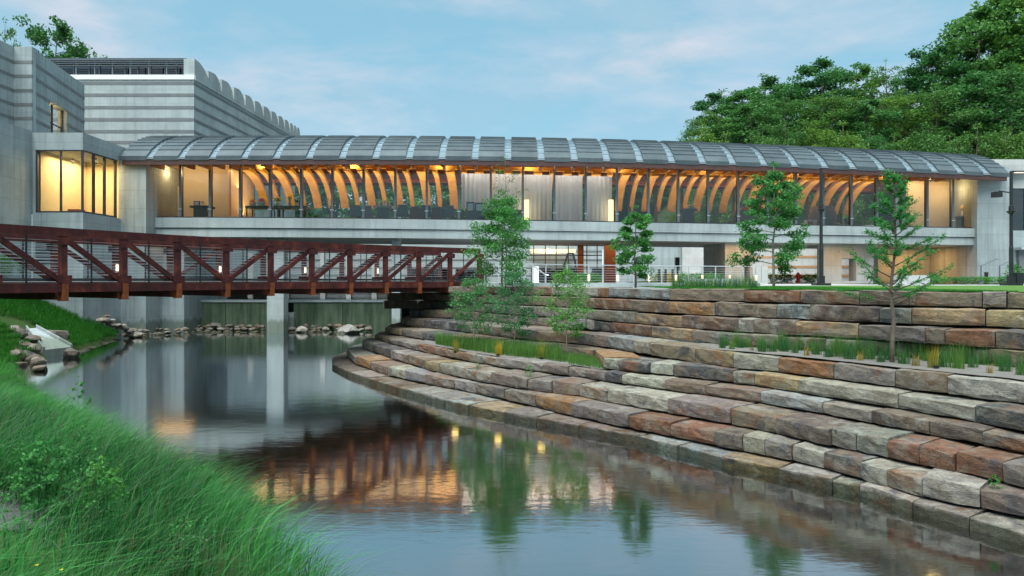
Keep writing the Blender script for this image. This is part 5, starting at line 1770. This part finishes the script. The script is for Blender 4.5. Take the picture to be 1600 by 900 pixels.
# lower planting bed: soft mass of fine grass
def bed_points(n, k0, k1, u0, u1, z, t0=0.15, t1=0.95):
    out = []
    for _ in range(n):
        u = random.uniform(u0, u1)
        a, b = off(k0, u, 0.25), off(k1, u, 0.2)
        p = a.lerp(b, random.uniform(t0, t1))
        out.append((p.x, p.y, z))
    return np.array(out)
Pb = np.concatenate([bed_points(8500, 'G', 'F', 672, 905, 1.21, 0.2, 0.95), bed_points(2200, 'G', 'F', 880, 938, 1.21, 0.0, 0.9)])
hb = np.where(Pb[:, 0] > XU(880, 21), rg.uniform(0.12, 0.26, len(Pb)), rg.uniform(0.32, 0.62, len(Pb)))
Q, _ = blades(rg, Pb, hb, rg.uniform(0.15, 0.7, len(Pb)), rg.uniform(0.004, 0.009, len(Pb)), (0.05, 0), 3)
link_mesh('bed_grass', quads_mesh('bed grass', Q, M['tuft'], np.tile(rg.beta(2, 2.4, len(Pb)), 3)), (0, 0, 0), label='soft blue-green grass filling the lower planting bed', kind='stuff')
# separate tufts in the gravel bed
def tuft_mesh(seed, mat, n=150, h0=0.26, h1=0.56, spread=0.13, lean=1.0):
    r = np.random.default_rng(seed)
    a = r.uniform(0, 2 * np.pi, n); rad = spread * np.sqrt(r.uniform(0, 1, n))
    P_ = np.stack([np.cos(a) * rad, np.sin(a) * rad, np.zeros(n)], 1)
    h_ = r.uniform(h0, h1, n)
    Q_, _ = blades(r, P_, h_, r.uniform(0.1, lean, n), r.uniform(0.003, 0.0065, n), (0, 0), 3)
    return quads_mesh('tuft', Q_, mat, np.tile(r.beta(2, 2, n), 3))
TUFT = [tuft_mesh(400 + i, M['tuft']) for i in range(4)] 
DRY = [tuft_mesh(420 + i, M['tuft_dry'], 60, 0.14, 0.3, 0.07) for i in range(2)]
tr_ = random.Random(4)
tus = [1118, 1135, 1150, 1166, 1183, 1199, 1216, 1233, 1250, 1267, 1284, 1301, 1318, 1334, 1350, 1366, 1384, 1402, 1420, 1440, 1462, 1486, 1510, 1535, 1560, 1584, 1604, 1630, 1660]
for i, u in enumerate(tus):
    a, b = off('E', u, 0.3), off('D', u, 0.2)
    p = a.lerp(b, tr_.uniform(0.2, 0.7))
    dry = i % 5 == 3
    if dry:
        p = a.lerp(b, 0.22)
    s = tr_.uniform(0.6, 1.25)
    link_mesh('grass_tuft', tr_.choice(DRY if dry else TUFT), (p.x, p.y, 1.93), rz=tr_.uniform(0, 6), scale=(s, s, s),
              label=f"{'small straw-coloured' if dry else 'upright green'} tuft in the gravel bed, {nth(i)} from left", cat='grass tuft', group='grass tufts in the gravel bed')
k = 0
for i in range(26):
    u = 1128 + i * 19 + tr_.uniform(-5, 5)
    if 1385 < u < 1402: continue
    a, b = off('E', u, 0.3), off('D', u, 0.2)
    p = a.lerp(b, tr_.uniform(0.72, 0.9))
    s = tr_.uniform(0.8, 1.2)
    link_mesh('grass_tuft', tr_.choice(TUFT), (p.x, p.y, 1.93), rz=tr_.uniform(0, 6), scale=(s, s, s),
              label=f'green tuft at the back of the gravel bed, {nth(k)} from the left', cat='grass tuft', group='grass tufts at the back of the gravel bed')
    k += 1
# lit yellow plants and their uplights
YEL = tuft_mesh(440, M['yellow_leaf'], 130, 0.3, 0.62, 0.10, 0.6)
def uplight(u, Y, z, label, label2, s=1.0):
    e = empty('uplight', (XU(u, Y), Y, z), label2, 'garden light', 'garden uplights')
    put('body', MB().lathe((XU(u, Y), Y, z), [(0.03, 0), (0.045, 0.02), (0.055, 0.07), (0.06, 0.08)], 10), M['black'], e)
    put('lens', MB().lathe((XU(u, Y), Y, z + 0.074), [(0.045, 0), (0.03, 0.004)], 10), M['glow_lamp'], e)
    link_mesh('yellow_plant', YEL, (XU(u, Y) + 0.02, Y + 0.16, z), rz=u, scale=(s, s, s), label=label, cat='plant', group='yellow plants by the uplights')
    point('uplight_lamp', (XU(u, Y), Y + 0.04, z + 0.32), 0.5, (1.0, 0.66, 0.22), 0.12)
uplight(711, 23.9, 1.21, 'yellow-lit grass plant at the left of the lower planting bed', 'small uplight at the left of the lower planting bed')
uplight(778, 22.9, 1.21, 'yellow-green plant at the middle of the lower planting bed', 'small uplight at the middle of the lower planting bed', 1.1)
uplight(846, 21.9, 1.21, 'tall yellow-flowered plant at the right of the lower planting bed', 'small uplight at the right of the lower planting bed', 1.25)
uplight(1463, 13.9, 1.93, 'yellow-lit grass plant among the tufts in the gravel bed', 'small uplight among the tufts in the gravel bed', 0.95)
# weeds in the stone joints
WEED = tree_meshes('weed', 460, 0.34, 0.26, 0.05, 0.006, 0.05, 260, (M['bark'], M['leaf_young']), n_limb=9, clump=0.8)
for i, (u, k_, s, lb) in enumerate([(818, 'H', 1.0, 'green weed growing from a stone joint under the lower planting bed'), (737, 'H', 0.55, 'small green weed in a joint near the terrace tip'),
                                  (737, 'I', 0.4, 'tiny green weed just above the lowest stones'), (1548, 'I', 0.6, 'small green weed on the lower stones at the right')]):
    p = off(k_, u, 0.25 if k_ == 'H' else 0.2)
    tree('weed', WEED, (p.x, p.y, HEIGHT[k_]), lb, 'weed', None, i, (s, s, s))
# tall weeds and flowers of the near bank
TW = tree_meshes('tall weed', 470, 1.0, 0.5, 0.1, 0.007, 0.05, 420, (M['leaf_young'], M['leaf_young']), n_limb=14, clump=0.35, up=0.7, shape=0.7)
TWB = tree_meshes('leafy weed', 471, 0.7, 0.6, 0.05, 0.008, 0.055, 800, (M['leaf_young'], M['leaf_young']), n_limb=12, clump=0.6, up=0.4)
def bank_at(u, Y):
    x = XU(u, Y); return (x, Y, bank_z(x, Y) - 0.03)
tree('tall_weed', TW, bank_at(122, 13.2), 'tall thin weed standing above the grass against the water', 'weed', None, 0.4, (1.0, 1.0, 1.35))
tree('tall_weed', TWB, bank_at(205, 11.3), 'broad-leaved dark weed in the bank grass', 'weed', None, 1.4, (0.75, 0.75, 0.85))
tree('tall_weed', TW, bank_at(30, 6.3), 'tall weed near the gravel at the lower left', 'weed', None, 2.0, (0.6, 0.6, 0.7))
tree('tall_weed', TW, bank_at(395, 8.8), 'spindly weed at the water edge of the near grass', 'weed', None, 3.0, (0.5, 0.5, 0.85))
wd_ = random.Random(31)
for i in range(14):
    u, Y = wd_.uniform(30, 420), wd_.uniform(5.2, 10.5)
    x, y, z = bank_at(u, Y)
    if shore_dist(x, y) < 0.4: continue
    s = wd_.uniform(0.45, 0.85)
    tree('leafy_weed', (TW, TWB)[i % 2], (x, y, z), f'green weed among the tall near grass, {nth(i)} of the scatter', 'weed', 'weeds in the near grass', wd_.uniform(0, 6), (s, s, s * wd_.uniform(0.9, 1.4)))
fl = random.Random(8)
for i in range(9):
    u, Y = fl.uniform(20, 100), fl.uniform(4.0, 4.7)
    x, y, z = bank_at(u, Y)
    e = empty('buttercup', (x, y, z), f'stalk of small yellow buttercups in the lower left grass, {nth(i)} of the cluster', 'flower', 'buttercups at the lower left')
    st_, hd = MB(), MB()
    for j in range(4):
        a = fl.uniform(0, 6.28); hgt = fl.uniform(0.22, 0.40)
        q = (x + math.cos(a) * 0.07, y + math.sin(a) * 0.07, z + hgt)
        st_.tube([(x, y, z), ((x + q[0]) / 2, (y + q[1]) / 2, z + hgt * 0.6), q], 0.0025, 4)
        hd.lathe(q, [(0.003, 0), (0.012, 0.008), (0.013, 0.013), (0.006, 0.012)], 6)
    put('stem', st_, M['leaf_young'], e); put('petals', hd, m_plain('yellow petals', (0.75, 0.6, 0.02), 0.5) if i == 0 else bpy.data.materials['yellow petals'], e)
sheet_mb = MB()
for j in range(9):
    a = j / 9 * 2 * math.pi
    x, y = -4.55 + 0.6 * math.cos(a), 6.0 + 0.6 * math.sin(a)
    sheet_mb.v.append((x, y, bank_z(x, y) + 0.03))
sheet_mb.v.append((-4.55, 6.0, bank_z(-4.55, 6.0) + 0.045))
for j in range(9):
    sheet_mb.f.append((9, j, (j + 1) % 9))
put('gravel_patch', sheet_mb, m_ground('damp grey grit', (0.07, 0.068, 0.075), (0.13, 0.125, 0.13), 4.0, 40), kind='structure')

# ------------------------------------------------------------------ railing along the plaza
RP = [(757, 34.0), (767, 34.6), (795, 36), (820, 37.2), (853, 38.6), (886, 39.6), (920, 40.5), (942, 41.0), (965, 41.5), (990, 42.0), (1014, 42.5), (1034, 42.8), (1056, 43.2), (1076, 43.5), (1097, 43.8), (1118, 44.1), (1140, 44.4), (1160, 44.6), (1181, 44.8), (1190, 44.9)]
rl = empty('plaza_railing', (XU(965, 41.5), 41.5, 3.39), 'slim steel railing with small path lights along the plaza edge', 'railing')
for i, (u, Y) in enumerate(RP):
    x = XU(u, Y)
    po = put('post', MB().box(x - 0.03, x + 0.03, Y - 0.03, Y + 0.03, 3.386, 4.52), M['galv'], rl)
    if u in (920, 965, 1014, 1056, 1097, 1140, 1181):
        put('lamp', MB().box(x - 0.06, x + 0.06, Y - 0.085, Y - 0.033, 3.62, 3.98), M['glow_lamp'], po)
hr = MB()
hr.tube([(XU(u, Y), Y, 4.54) for u, Y in RP], 0.028, 6)
put('handrail', hr, M['galv'], rl)
for i in range(7):
    put('cable', MB().tube([(XU(u, Y), Y, 3.52 + i * 0.14) for u, Y in RP], 0.007, 4), M['galv'], rl)
put('kerb', MB().tube([(XU(u, Y), Y, 3.40) for u, Y in RP], 0.1, 4), M['concrete_light'], rl)
# stair rails in front of the column
for i, (u0, v0, u1, v1, lb) in enumerate(((778, 402, 802, 424, 'left sloping stair handrail beside the plaza column'), (832, 414, 853, 430, 'right sloping stair handrail beside the plaza column'))):
    a, b = W(u0, v0, 40), W(u1, v1, 38.4)
    h_ = empty('stair_handrail', (a.x, a.y, 3.39), lb, 'handrail')
    put('rail', MB().tube([a, b, b + Vector((0.15, 0, 0))], 0.035, 6), M['galv'], h_)
    for t in (0.05, 0.95):
        p = a.lerp(b, t)
        put('post', MB().box(p.x - .025, p.x + .025, p.y - .025, p.y + .025, 3.386, p.z - 0.03), M['galv'], h_)
# bent steel frame on the plaza
fr_ = empty('arched_frame', (XU(890, 46), 46, 3.39), 'dark bent steel arch standing on the plaza under the gallery', 'sculpture')
pts = [W(877, 441, 46), W(882, 412, 46), W(888, 396, 46), W(895, 396, 46), W(899, 410, 46), W(900, 441, 46)]
pts[0].z = pts[-1].z = 3.386
put('arch', MB().tube(pts, 0.07, 6), M['black'], fr_)
flag = empty('flag_pole', (XU(942, 44), 44, 3.386), 'thin white pole standing on the plaza between the brown columns', 'pole')
put('shaft', MB().tube([(XU(942, 44), 44, 3.386), (XU(942, 44), 44, ZV(390, 44))], [0.05, 0.035], 8), M['white'], flag)
cab = empty('sign_panel', (XU(847, 42), 42, 3.386), 'dark information panel on the plaza by the stair', 'sign')
put('panel', MB().box(XU(844, 42), XU(851, 42), 42, 42.08, 3.386, ZV(430, 42)), M['black'], cab)
wb_ = empty('white_cabinet', (XU(838, 43), 43, 3.386), 'white plinth block beside the plaza column', 'plinth')
put('block', MB().box(XU(832, 43), XU(842, 43), 43, 43.5, 3.386, ZV(416, 43)), M['white'], wb_)

# ------------------------------------------------------------------ lamp posts
def lamp_post(u, v0, v1, Y, label, arm):
    x = XU(u, Y); z0 = ZV(v0, Y); z1 = ZV(v1, Y)
    z0 = 3.45
    e = empty('lamp_post', (x, Y, z0), label, 'lamp post', 'lamp posts on the lawn edge')
    put('base', MB().box(x - 0.32, x + 0.32, Y - 0.28, Y + 0.28, z0, z0 + 0.10).box(x - 0.12, x + 0.12, Y - 0.12, Y + 0.12, z0 + 0.103, z0 + 0.42), M['black'], e)
    put('pole', MB().lathe((x, Y, z0 + 0.423), [(0.085, 0), (0.085, 1.2), (0.07, 1.3), (0.065, z1 - z0 - 0.45)], 12), M['black'], e)
    put('collar', MB().lathe((x, Y, z0 + (z1 - z0) * 0.62), [(0.08, 0), (0.17, 0.10), (0.2, 0.14), (0.1, 0.16), (0.1, 0.36), (0.072, 0.38)], 14), M['black'], e)
    if arm:
        put('arm', MB().box(x + 0.0, x + 0.56, Y - 0.05, Y + 0.05, z1 - 0.06, z1 + 0.0), M['black'], e)
        put('lamp', MB().box(x + 0.16, x + 0.54, Y - 0.045, Y + 0.045, z1 - 0.085, z1 - 0.063), M['glow_lamp'], e)
        put('camera_arm', MB().bar((x - 0.05, Y, z1 - 0.95), (x - 0.55, Y, z1 - 0.88), 0.05, 0.05), M['black'], e)
        put('camera', MB().box(x - 0.78, x - 0.48, Y - 0.16, Y + 0.16, z1 - 1.16, z1 - 0.92), M['black'], e)
        put('control_box', MB().box(x + 0.14, x + 0.46, Y - 0.15, Y + 0.15, z0 + 0.104, z0 + 0.55), M['black'], e)
    return e
lamp_post(1580, 446, 267, 30.8, 'black lamp post with side arm and camera at the right edge', True)
lamp_post(1283, 446, 262, 31.0, 'plain black lamp post between the oak and the cypress', False)

# ------------------------------------------------------------------ small things under the gallery on the right
hy = empty('fire_hydrant', (XU(1247, 58), 58, 3.42), 'red fire hydrant among low shrubs under the gallery', 'fire hydrant')
hx_ = XU(1247, 58)
red = m_plain('red paint', (0.45, 0.02, 0.03), 0.4)
put('barrel', MB().lathe((hx_, 58, 3.42), [(0.2, 0), (0.2, 0.06), (0.14, 0.08), (0.14, 0.62), (0.17, 0.64), (0.17, 0.7), (0.12, 0.8), (0.05, 0.86), (0.04, 0.92)], 12), red, hy)
put('outlet', MB().tube([(hx_ - 0.24, 58, 3.92), (hx_ + 0.24, 58, 3.92)], 0.075, 8), red, hy)
put('pumper', MB().tube([(hx_, 57.75, 3.85), (hx_, 58, 3.85)], 0.1, 8), red, hy)
SHR = [tree_meshes('shrub', 500 + i, 0.8, 1.3, 0.02, 0.02, 0.11, 900, (M['bark'], M['leaf_young']), n_limb=12, clump=0.8, up=0.5) for i in range(2)]
SHY = tree_meshes('yellow shrub', 510, 0.8, 1.3, 0.02, 0.02, 0.11, 800, (M['bark'], M['yellow_leaf']), n_limb=12, clump=0.8, up=0.5)
for i, u in enumerate((1204, 1214, 1226, 1237, 1256, 1266, 1277)):
    tree('shrub', SHR[i % 2], (XU(u, 58.6), 58.6, 3.42), f'low green shrub by the fire hydrant under the gallery, {nth(i)} from the left', 'shrub', 'shrubs by the fire hydrant', i, (1.1, 0.9, 0.9))
for i, u in enumerate((908, 918, 930, 1030, 1042, 1054, 1068, 1084, 1100, 1116)):
    y_ = 1024 < u < 1060
    tree('shrub', SHY if y_ else SHR[i % 2], (XU(u, 47 + (i % 3)), 47 + (i % 3), 3.41), f"{'yellow-leaved' if y_ else 'green'} shrub behind the plaza railing, {nth(i)} from the left", 'shrub', 'shrubs behind the railing', i, (0.8, 0.8, 0.9))
for i, u in enumerate((1428, 1446, 1464, 1482, 1500, 1518, 1536, 1554, 1572, 1592)):
    Y = 48 + (i % 2) * 0.7
    sc = (1.0, 1.0, 0.6) if i < 9 else (1.4, 1.4, 1.6)
    tree('shrub', SHR[i % 2], (XU(u, Y), Y, 3.415), f'low shrub in the border before the right abutment, {nth(i)} from the left', 'shrub', 'shrubs before the right abutment', i, sc)
for i, u in enumerate((6, 13, 35)):
    Y = 40 - i * 0.4
    x = XU(u, Y)
    tree('shrub', SHR[i % 2], (x, Y, 4.1), f'small dark upright shrub on the mound by the left wall, {nth(i)} from the left', 'shrub', 'shrubs on the mound', i, (0.5, 0.5, 1.2))
# rushes before the railing
for i in range(16):
    u = 1054 + i * 8.2
    p = PC('A', u); Y = p.y + 1.6 + (i % 3) * 0.7
    s = 1.05 + 0.2 * (i % 2)
    link_mesh('grass_tuft', TUFT[i % 4], (XU(u, Y), Y, 3.40), rz=i, scale=(s * 0.8, s * 0.8, s), label=f'dark upright rush tuft behind the top stones, {nth(i)} from the left', cat='grass tuft', group='rush tufts behind the top stones')
bl = empty('white_wall_block', (XU(1430, 43), 43, 3.39), 'low white wall block behind the cypress', 'wall')
put('block', MB().box(XU(1402, 43), XU(1453, 43), 43, 43.4, 3.39, ZV(430, 43)), M['white_wall'], bl)
for i, (u, lb) in enumerate(((1533, 'left sloping handrail at the right abutment steps'), (1562, 'right sloping handrail at the right abutment steps'))):
    a, b = W(u, 415, 53), W(u + 24, 405, 53.4)
    h_ = empty('stair_handrail', (a.x, a.y, 3.39), lb, 'handrail')
    put('rail', MB().tube([a, b, b + Vector((0.12, 0, 0))], 0.03, 6), M['steel'], h_)
    put('post', MB().box(a.x - .03, a.x + .03, a.y - .03, a.y + .03, 3.386, a.z - 0.02), M['steel'], h_)
bo = empty('bollard', (XU(1541, 50), 50, 3.42), 'short black bollard light before the right abutment', 'bollard')
put('shaft', MB().lathe((XU(1541, 50), 50, 3.42), [(0.12, 0), (0.12, 0.72), (0.14, 0.73), (0.14, 0.8), (0.05, 0.82)], 10), M['black'], bo)
for i, u in enumerate((1030, 1040, 1051)):
    Y = 46
    b_ = empty('bollard', (XU(u, Y), Y, 3.386), f'thin black bollard behind the railing, {nth(i)} from the left', 'bollard', 'bollards behind the railing')
    put('shaft', MB().lathe((XU(u, Y), Y, 3.386), [(0.08, 0), (0.08, 0.98), (0.05, 1.0)], 8), M['black'], b_)
pc_ = empty('parking_meter', (XU(1058, 60), 60, 3.386), 'dark machine on a post beyond the plaza railing', 'machine')
put('post', MB().box(XU(1058, 60) - .1, XU(1058, 60) + .1, 59.9, 60.1, 3.386, 4.5), M['black'], pc_)
put('head', MB().box(XU(1055, 60), XU(1061, 60), 59.8, 60.2, 4.503, 5.6), M['dark'], pc_)
ry = empty('low_ramp_wall', (XU(1100, 40), 40, 3.39), 'low curved grey concrete ramp wall behind the rushes', 'wall')
put('wall', MB().slab((XU(1070, 41), 41), (XU(1150, 38), 38), 0.3, 3.387, 3.75), M['concrete_light'], ry)

# ------------------------------------------------------------------ furniture and goods inside the gallery
def inside(u0, u1, v0, v1, back, depth, floor=False):
    """a box seen at these photo columns and rows, `back` metres behind the glass"""
    um = (u0 + u1) / 2
    Y = YF(um) + back
    z0 = ZBASE(um) if floor else ZV(v1, Y)
    return (XU(u0, Y), XU(u1, Y), Y, Y + depth, z0, ZV(v0, Y))
def ibox(b, mb=None):
    return (mb or MB()).box(*b)
grey = m_plain('slate grey panel', (0.10, 0.12, 0.13), 0.6)
wtop = m_plain('pale table top', (0.5, 0.47, 0.4), 0.5)
def table(name, u0, u1, v0, back, depth, label, cat, legs=True, topmat=None):
    b = inside(u0, u1, v0, v0 + 3, back, depth)
    zf = ZBASE((u0 + u1) / 2)
    e = empty(name, ((b[0] + b[1]) / 2, b[2], zf), label, cat)
    put('top', MB().box(b[0], b[1], b[2], b[3], b[5] - 0.14, b[5]), topmat or wtop, e)
    if legs:
        for x in (b[0] + 0.08, b[1] - 0.08):
            for y in (b[2] + 0.08, b[3] - 0.08):
                put('leg', MB().box(x - .04, x + .04, y - .04, y + .04, zf, b[5] - 0.143), M['dark'], e)
    else:
        put('base', MB().box(b[0] + 0.25, b[1] - 0.25, b[2] + 0.06, b[3] - 0.06, zf, b[5] - 0.143), grey, e)
    return b
def on_top(b, u, w, h, color, label, cat, shape='box', group=None, rough=0.5):
    Y = (b[2] + b[3]) / 2 - 0.1
    x = XU(u, Y); z = b[5] + 0.002
    m = m_plain(cat + ' colour', color, rough, var=0.1)
    e = empty(cat.replace(' ', '_'), (x, Y, z), label, cat, group)
    if shape == 'box':
        put('case', MB().box(x - w / 2, x + w / 2, Y - 0.06, Y + 0.06, z, z + h), m, e)
        put('card', MB().box(x - w * 0.36, x + w * 0.36, Y - 0.064, Y - 0.061, z + h * 0.15, z + h * 0.85), M['white'] if color[0] < 0.3 else m, e)
    elif shape == 'vase':
        put('vase', MB().lathe((x, Y, z), [(w * 0.25, 0), (w * 0.38, h * 0.2), (w * 0.3, h * 0.45), (w * 0.18, h * 0.55)], 10), M['white'], e)
        put('bloom', MB().lathe((x, Y, z + h * 0.55), [(w * 0.2, 0), (w * 0.5, h * 0.15), (w * 0.45, h * 0.35), (w * 0.12, h * 0.46)], 9), m, e)
    elif shape == 'bowl':
        put('bowl', MB().lathe((x, Y, z), [(w * 0.3, 0), (w * 0.5, h * 0.4), (w * 0.5, h * 0.5)], 12), M['white'], e)
        put('fill', MB().lathe((x, Y, z + h * 0.5), [(w * 0.46, 0), (w * 0.36, h * 0.3), (w * 0.1, h * 0.5)], 10), m, e)
    return e
b = table('display_counter', 296, 326, 321, 1.0, 1.1, 'grey display counter in the second bay of the glass', 'counter', False, grey)
on_top(b, 308, 0.42, 0.36, (0.05, 0.06, 0.45), 'blue book standing on the leftmost grey counter', 'book')
on_top(b, 317, 0.16, 0.34, (0.4, 0.5, 0.1), 'small green vase on the leftmost grey counter', 'vase', 'vase')
b = table('display_table', 383, 430, 321.5, 1.0, 1.3, 'long dark-legged shop table with orange and pink goods', 'table', topmat=grey)
on_top(b, 395, 0.5, 0.5, (0.8, 0.25, 0.03), 'orange heap in a white bowl on the shop table', 'bowl', 'bowl')
on_top(b, 409, 0.62, 0.62, (0.6, 0.18, 0.2), 'pink heap in a white bowl on the shop table', 'bowl', 'bowl')
b = table('display_table', 432, 478, 321.5, 1.0, 1.3, 'long shop table with yellow goods right of the pink bowl', 'table', topmat=grey)
on_top(b, 433.5, 0.62, 0.66, (0.75, 0.62, 0.03), 'large yellow vase of flowers on the shop table', 'vase', 'vase')
on_top(b, 453, 0.36, 0.75, (0.7, 0.66, 0.1), 'tall thin vase with yellow bloom on the shop table', 'vase', 'vase')
on_top(b, 464, 0.36, 0.55, (0.08, 0.3, 0.08), 'green pot plant on the shop table', 'plant pot', 'vase')
b = table('display_counter', 583, 612, 321, 1.0, 1.0, 'grey pedestal counter with small white vases', 'counter', False, wtop)
on_top(b, 592, 0.2, 0.3, (0.8, 0.75, 0.6), 'small white vase at the left of the grey pedestal counter', 'vase', 'vase')
on_top(b, 601, 0.3, 0.36, (0.85, 0.75, 0.4), 'widest cream vase at the middle of the grey pedestal counter', 'vase', 'vase')
on_top(b, 608, 0.2, 0.34, (0.8, 0.7, 0.4), 'small vase at the right of the grey pedestal counter', 'vase', 'vase')
chair_m = m_plain('grey blue upholstery', (0.16, 0.20, 0.22), 0.8)
for i, (u, bk) in enumerate(((556, 2.0), (574, 2.2), (630, 1.4), (650, 2.4), (666, 1.4), (684, 2.4), (702, 1.4))):
    Y = YF(u) + bk; x = XU(u, Y); zf = ZBASE(u)
    e = empty('lounge_chair', (x, Y, zf), f'high-backed grey chair behind the glass, {nth(i)} from the left', 'chair', 'grey chairs behind the glass')
    put('seat', MB().box(x - .42, x + .42, Y - .1, Y + .7, zf + .34, zf + .52), chair_m, e)
    put('backrest', MB().add([(x - .40, Y - .22, zf + .3), (x + .40, Y - .22, zf + .3), (x + .34, Y - .30, zf + 1.12), (x - .34, Y - .30, zf + 1.12),
                              (x - .40, Y - .103, zf + .3), (x + .40, Y - .103, zf + .3), (x + .34, Y - .2, zf + 1.12), (x - .34, Y - .2, zf + 1.12)],
                             [(0, 1, 2, 3), (5, 4, 7, 6), (3, 2, 6, 7), (4, 0, 3, 7), (1, 5, 6, 2), (0, 4, 5, 1)]), chair_m, e)
    for sx in (-.36, .36):
        for sy in (-.05, .6):
            put('leg', MB().box(x + sx - .02, x + sx + .02, Y + sy - .02, Y + sy + .02, zf, zf + .337), M['dark'], e)
tb_red = m_plain('dark red lacquer', (0.13, 0.022, 0.02), 0.4)
for i, (u0, u1) in enumerate(((640, 664), (674, 692))):
    bb = inside(u0, u1, 326, 341, 0.7, 0.6, True)
    e = empty('low_cabinet', ((bb[0] + bb[1]) / 2, bb[2], bb[4]), ('left' if i == 0 else 'right') + ' dark red low cabinet in front of the grey chairs', 'cabinet')
    put('carcass', MB().box(bb[0], bb[1], bb[2], bb[3], bb[4] + 0.05, bb[5] - 0.04), tb_red, e)
    put('top', MB().box(bb[0] - .03, bb[1] + .03, bb[2] - .03, bb[3] + .03, bb[5] - .037, bb[5]), tb_red, e)
b = table('display_counter', 722, 764, 331, 0.45, 0.7, 'dark counter carrying a patterned display under the white screens', 'counter', False, grey)
on_top(b, 735, 0.55, 0.72, (0.02, 0.03, 0.03), 'dark box on the counter under the white screens', 'box')
on_top(b, 750, 0.75, 0.66, (0.06, 0.03, 0.06), 'purple-black patterned box on the counter under the white screens', 'box')
for u, lb in ((823, 'narrow glowing light column at the left of the white screens'), (955, 'glowing light column at the right of the white screens')):  # lit door frames given as self-glowing boxes, no lamps stand here
    bb = inside(u - 3.5, u + 3.5, 312, 343, 0.55, 0.3, True)
    e = empty('light_column', ((bb[0] + bb[1]) / 2, bb[2], bb[4]), lb, 'lamp')  # glowing stand-in for a lit door frame, not a lamp
    put('shade', MB().box(bb[0], bb[1], bb[2], bb[3], bb[4] + 0.06, bb[5]), m_emit('column shade', (1.0, 0.72, 0.34), 1.3) if u < 900 else bpy.data.materials['column shade'], e)
    put('foot', MB().box(bb[0] - .04, bb[1] + .04, bb[2] - .04, bb[3] + .04, bb[4], bb[4] + .057), M['dark'], e)
b = table('display_counter', 1061, 1090, 326, 1.0, 1.1, 'grey counter with two mushroom lamps right of the maple', 'counter', False, grey)
on_top(b, 1076, 0.4, 0.34, (0.85, 0.65, 0.3), 'left mushroom lamp on the grey counter', 'table lamp', 'vase')
on_top(b, 1084, 0.3, 0.42, (0.85, 0.65, 0.3), 'right mushroom lamp on the grey counter', 'table lamp', 'vase')
b = table('display_counter', 1153, 1188, 329, 0.9, 1.1, 'grey counter with red and white boxes beside the oak', 'counter', False, grey)
on_top(b, 1164, 0.42, 0.30, (0.75, 0.03, 0.02), 'bright red box on the counter beside the oak', 'box')
on_top(b, 1173, 0.36, 0.12, (0.75, 0.73, 0.68), 'flat white box on the counter beside the oak', 'box')
on_top(b, 1155, 0.30, 0.20, (0.7, 0.6, 0.25), 'pale yellow box at the left end of the counter beside the oak', 'box')
bb = inside(1272, 1314, 308, 344, 1.5, 1.0, True)
cxg, cyg = (bb[0] + bb[1]) / 2, bb[2] + 0.9
e = empty('round_basket', (cxg, cyg, bb[4]), 'huge round grey woven basket behind the glass by the lamp post', 'basket')
rad_ = (bb[1] - bb[0]) / 2
put('body', MB().lathe((cxg, cyg, bb[4]), [(rad_ * 0.72, 0), (rad_ * 0.94, 0.35), (rad_, 0.85), (rad_ * 0.92, 1.3), (rad_ * 0.78, 1.62)], 20), m_plain('grey weave', (0.16, 0.16, 0.15), 0.9, scale=12, bump=0.6), e, smooth=True)
put('rim', MB().lathe((cxg, cyg, bb[4] + 1.623), [(rad_ * 0.80, 0), (rad_ * 0.80, 0.06), (rad_ * 0.6, 0.07)], 20), M['straw'], e)
st = empty('stool', (XU(1266, YF(1266) + 1.2), YF(1266) + 1.2, ZBASE(1266)), 'low pale stool left of the round basket', 'stool')
sx_, sy_, sz_ = st.location
put('seat', MB().box(sx_ - .4, sx_ + .4, sy_ - .25, sy_ + .25, sz_ + .42, sz_ + .5), M['white'], st)
for dx in (-.34, .34):
    put('leg', MB().box(sx_ + dx - .05, sx_ + dx + .05, sy_ - .22, sy_ + .22, sz_, sz_ + .417), M['white'], st)
b = table('display_counter', 1497, 1514, 338, 1.0, 0.7, 'small dark pedestal in the last lit bay on the right', 'counter', False, grey)
on_top(b, 1505, 0.42, 0.95, (0.8, 0.6, 0.2), 'golden sculpture-like vase on the last pedestal on the right', 'vase', 'vase')
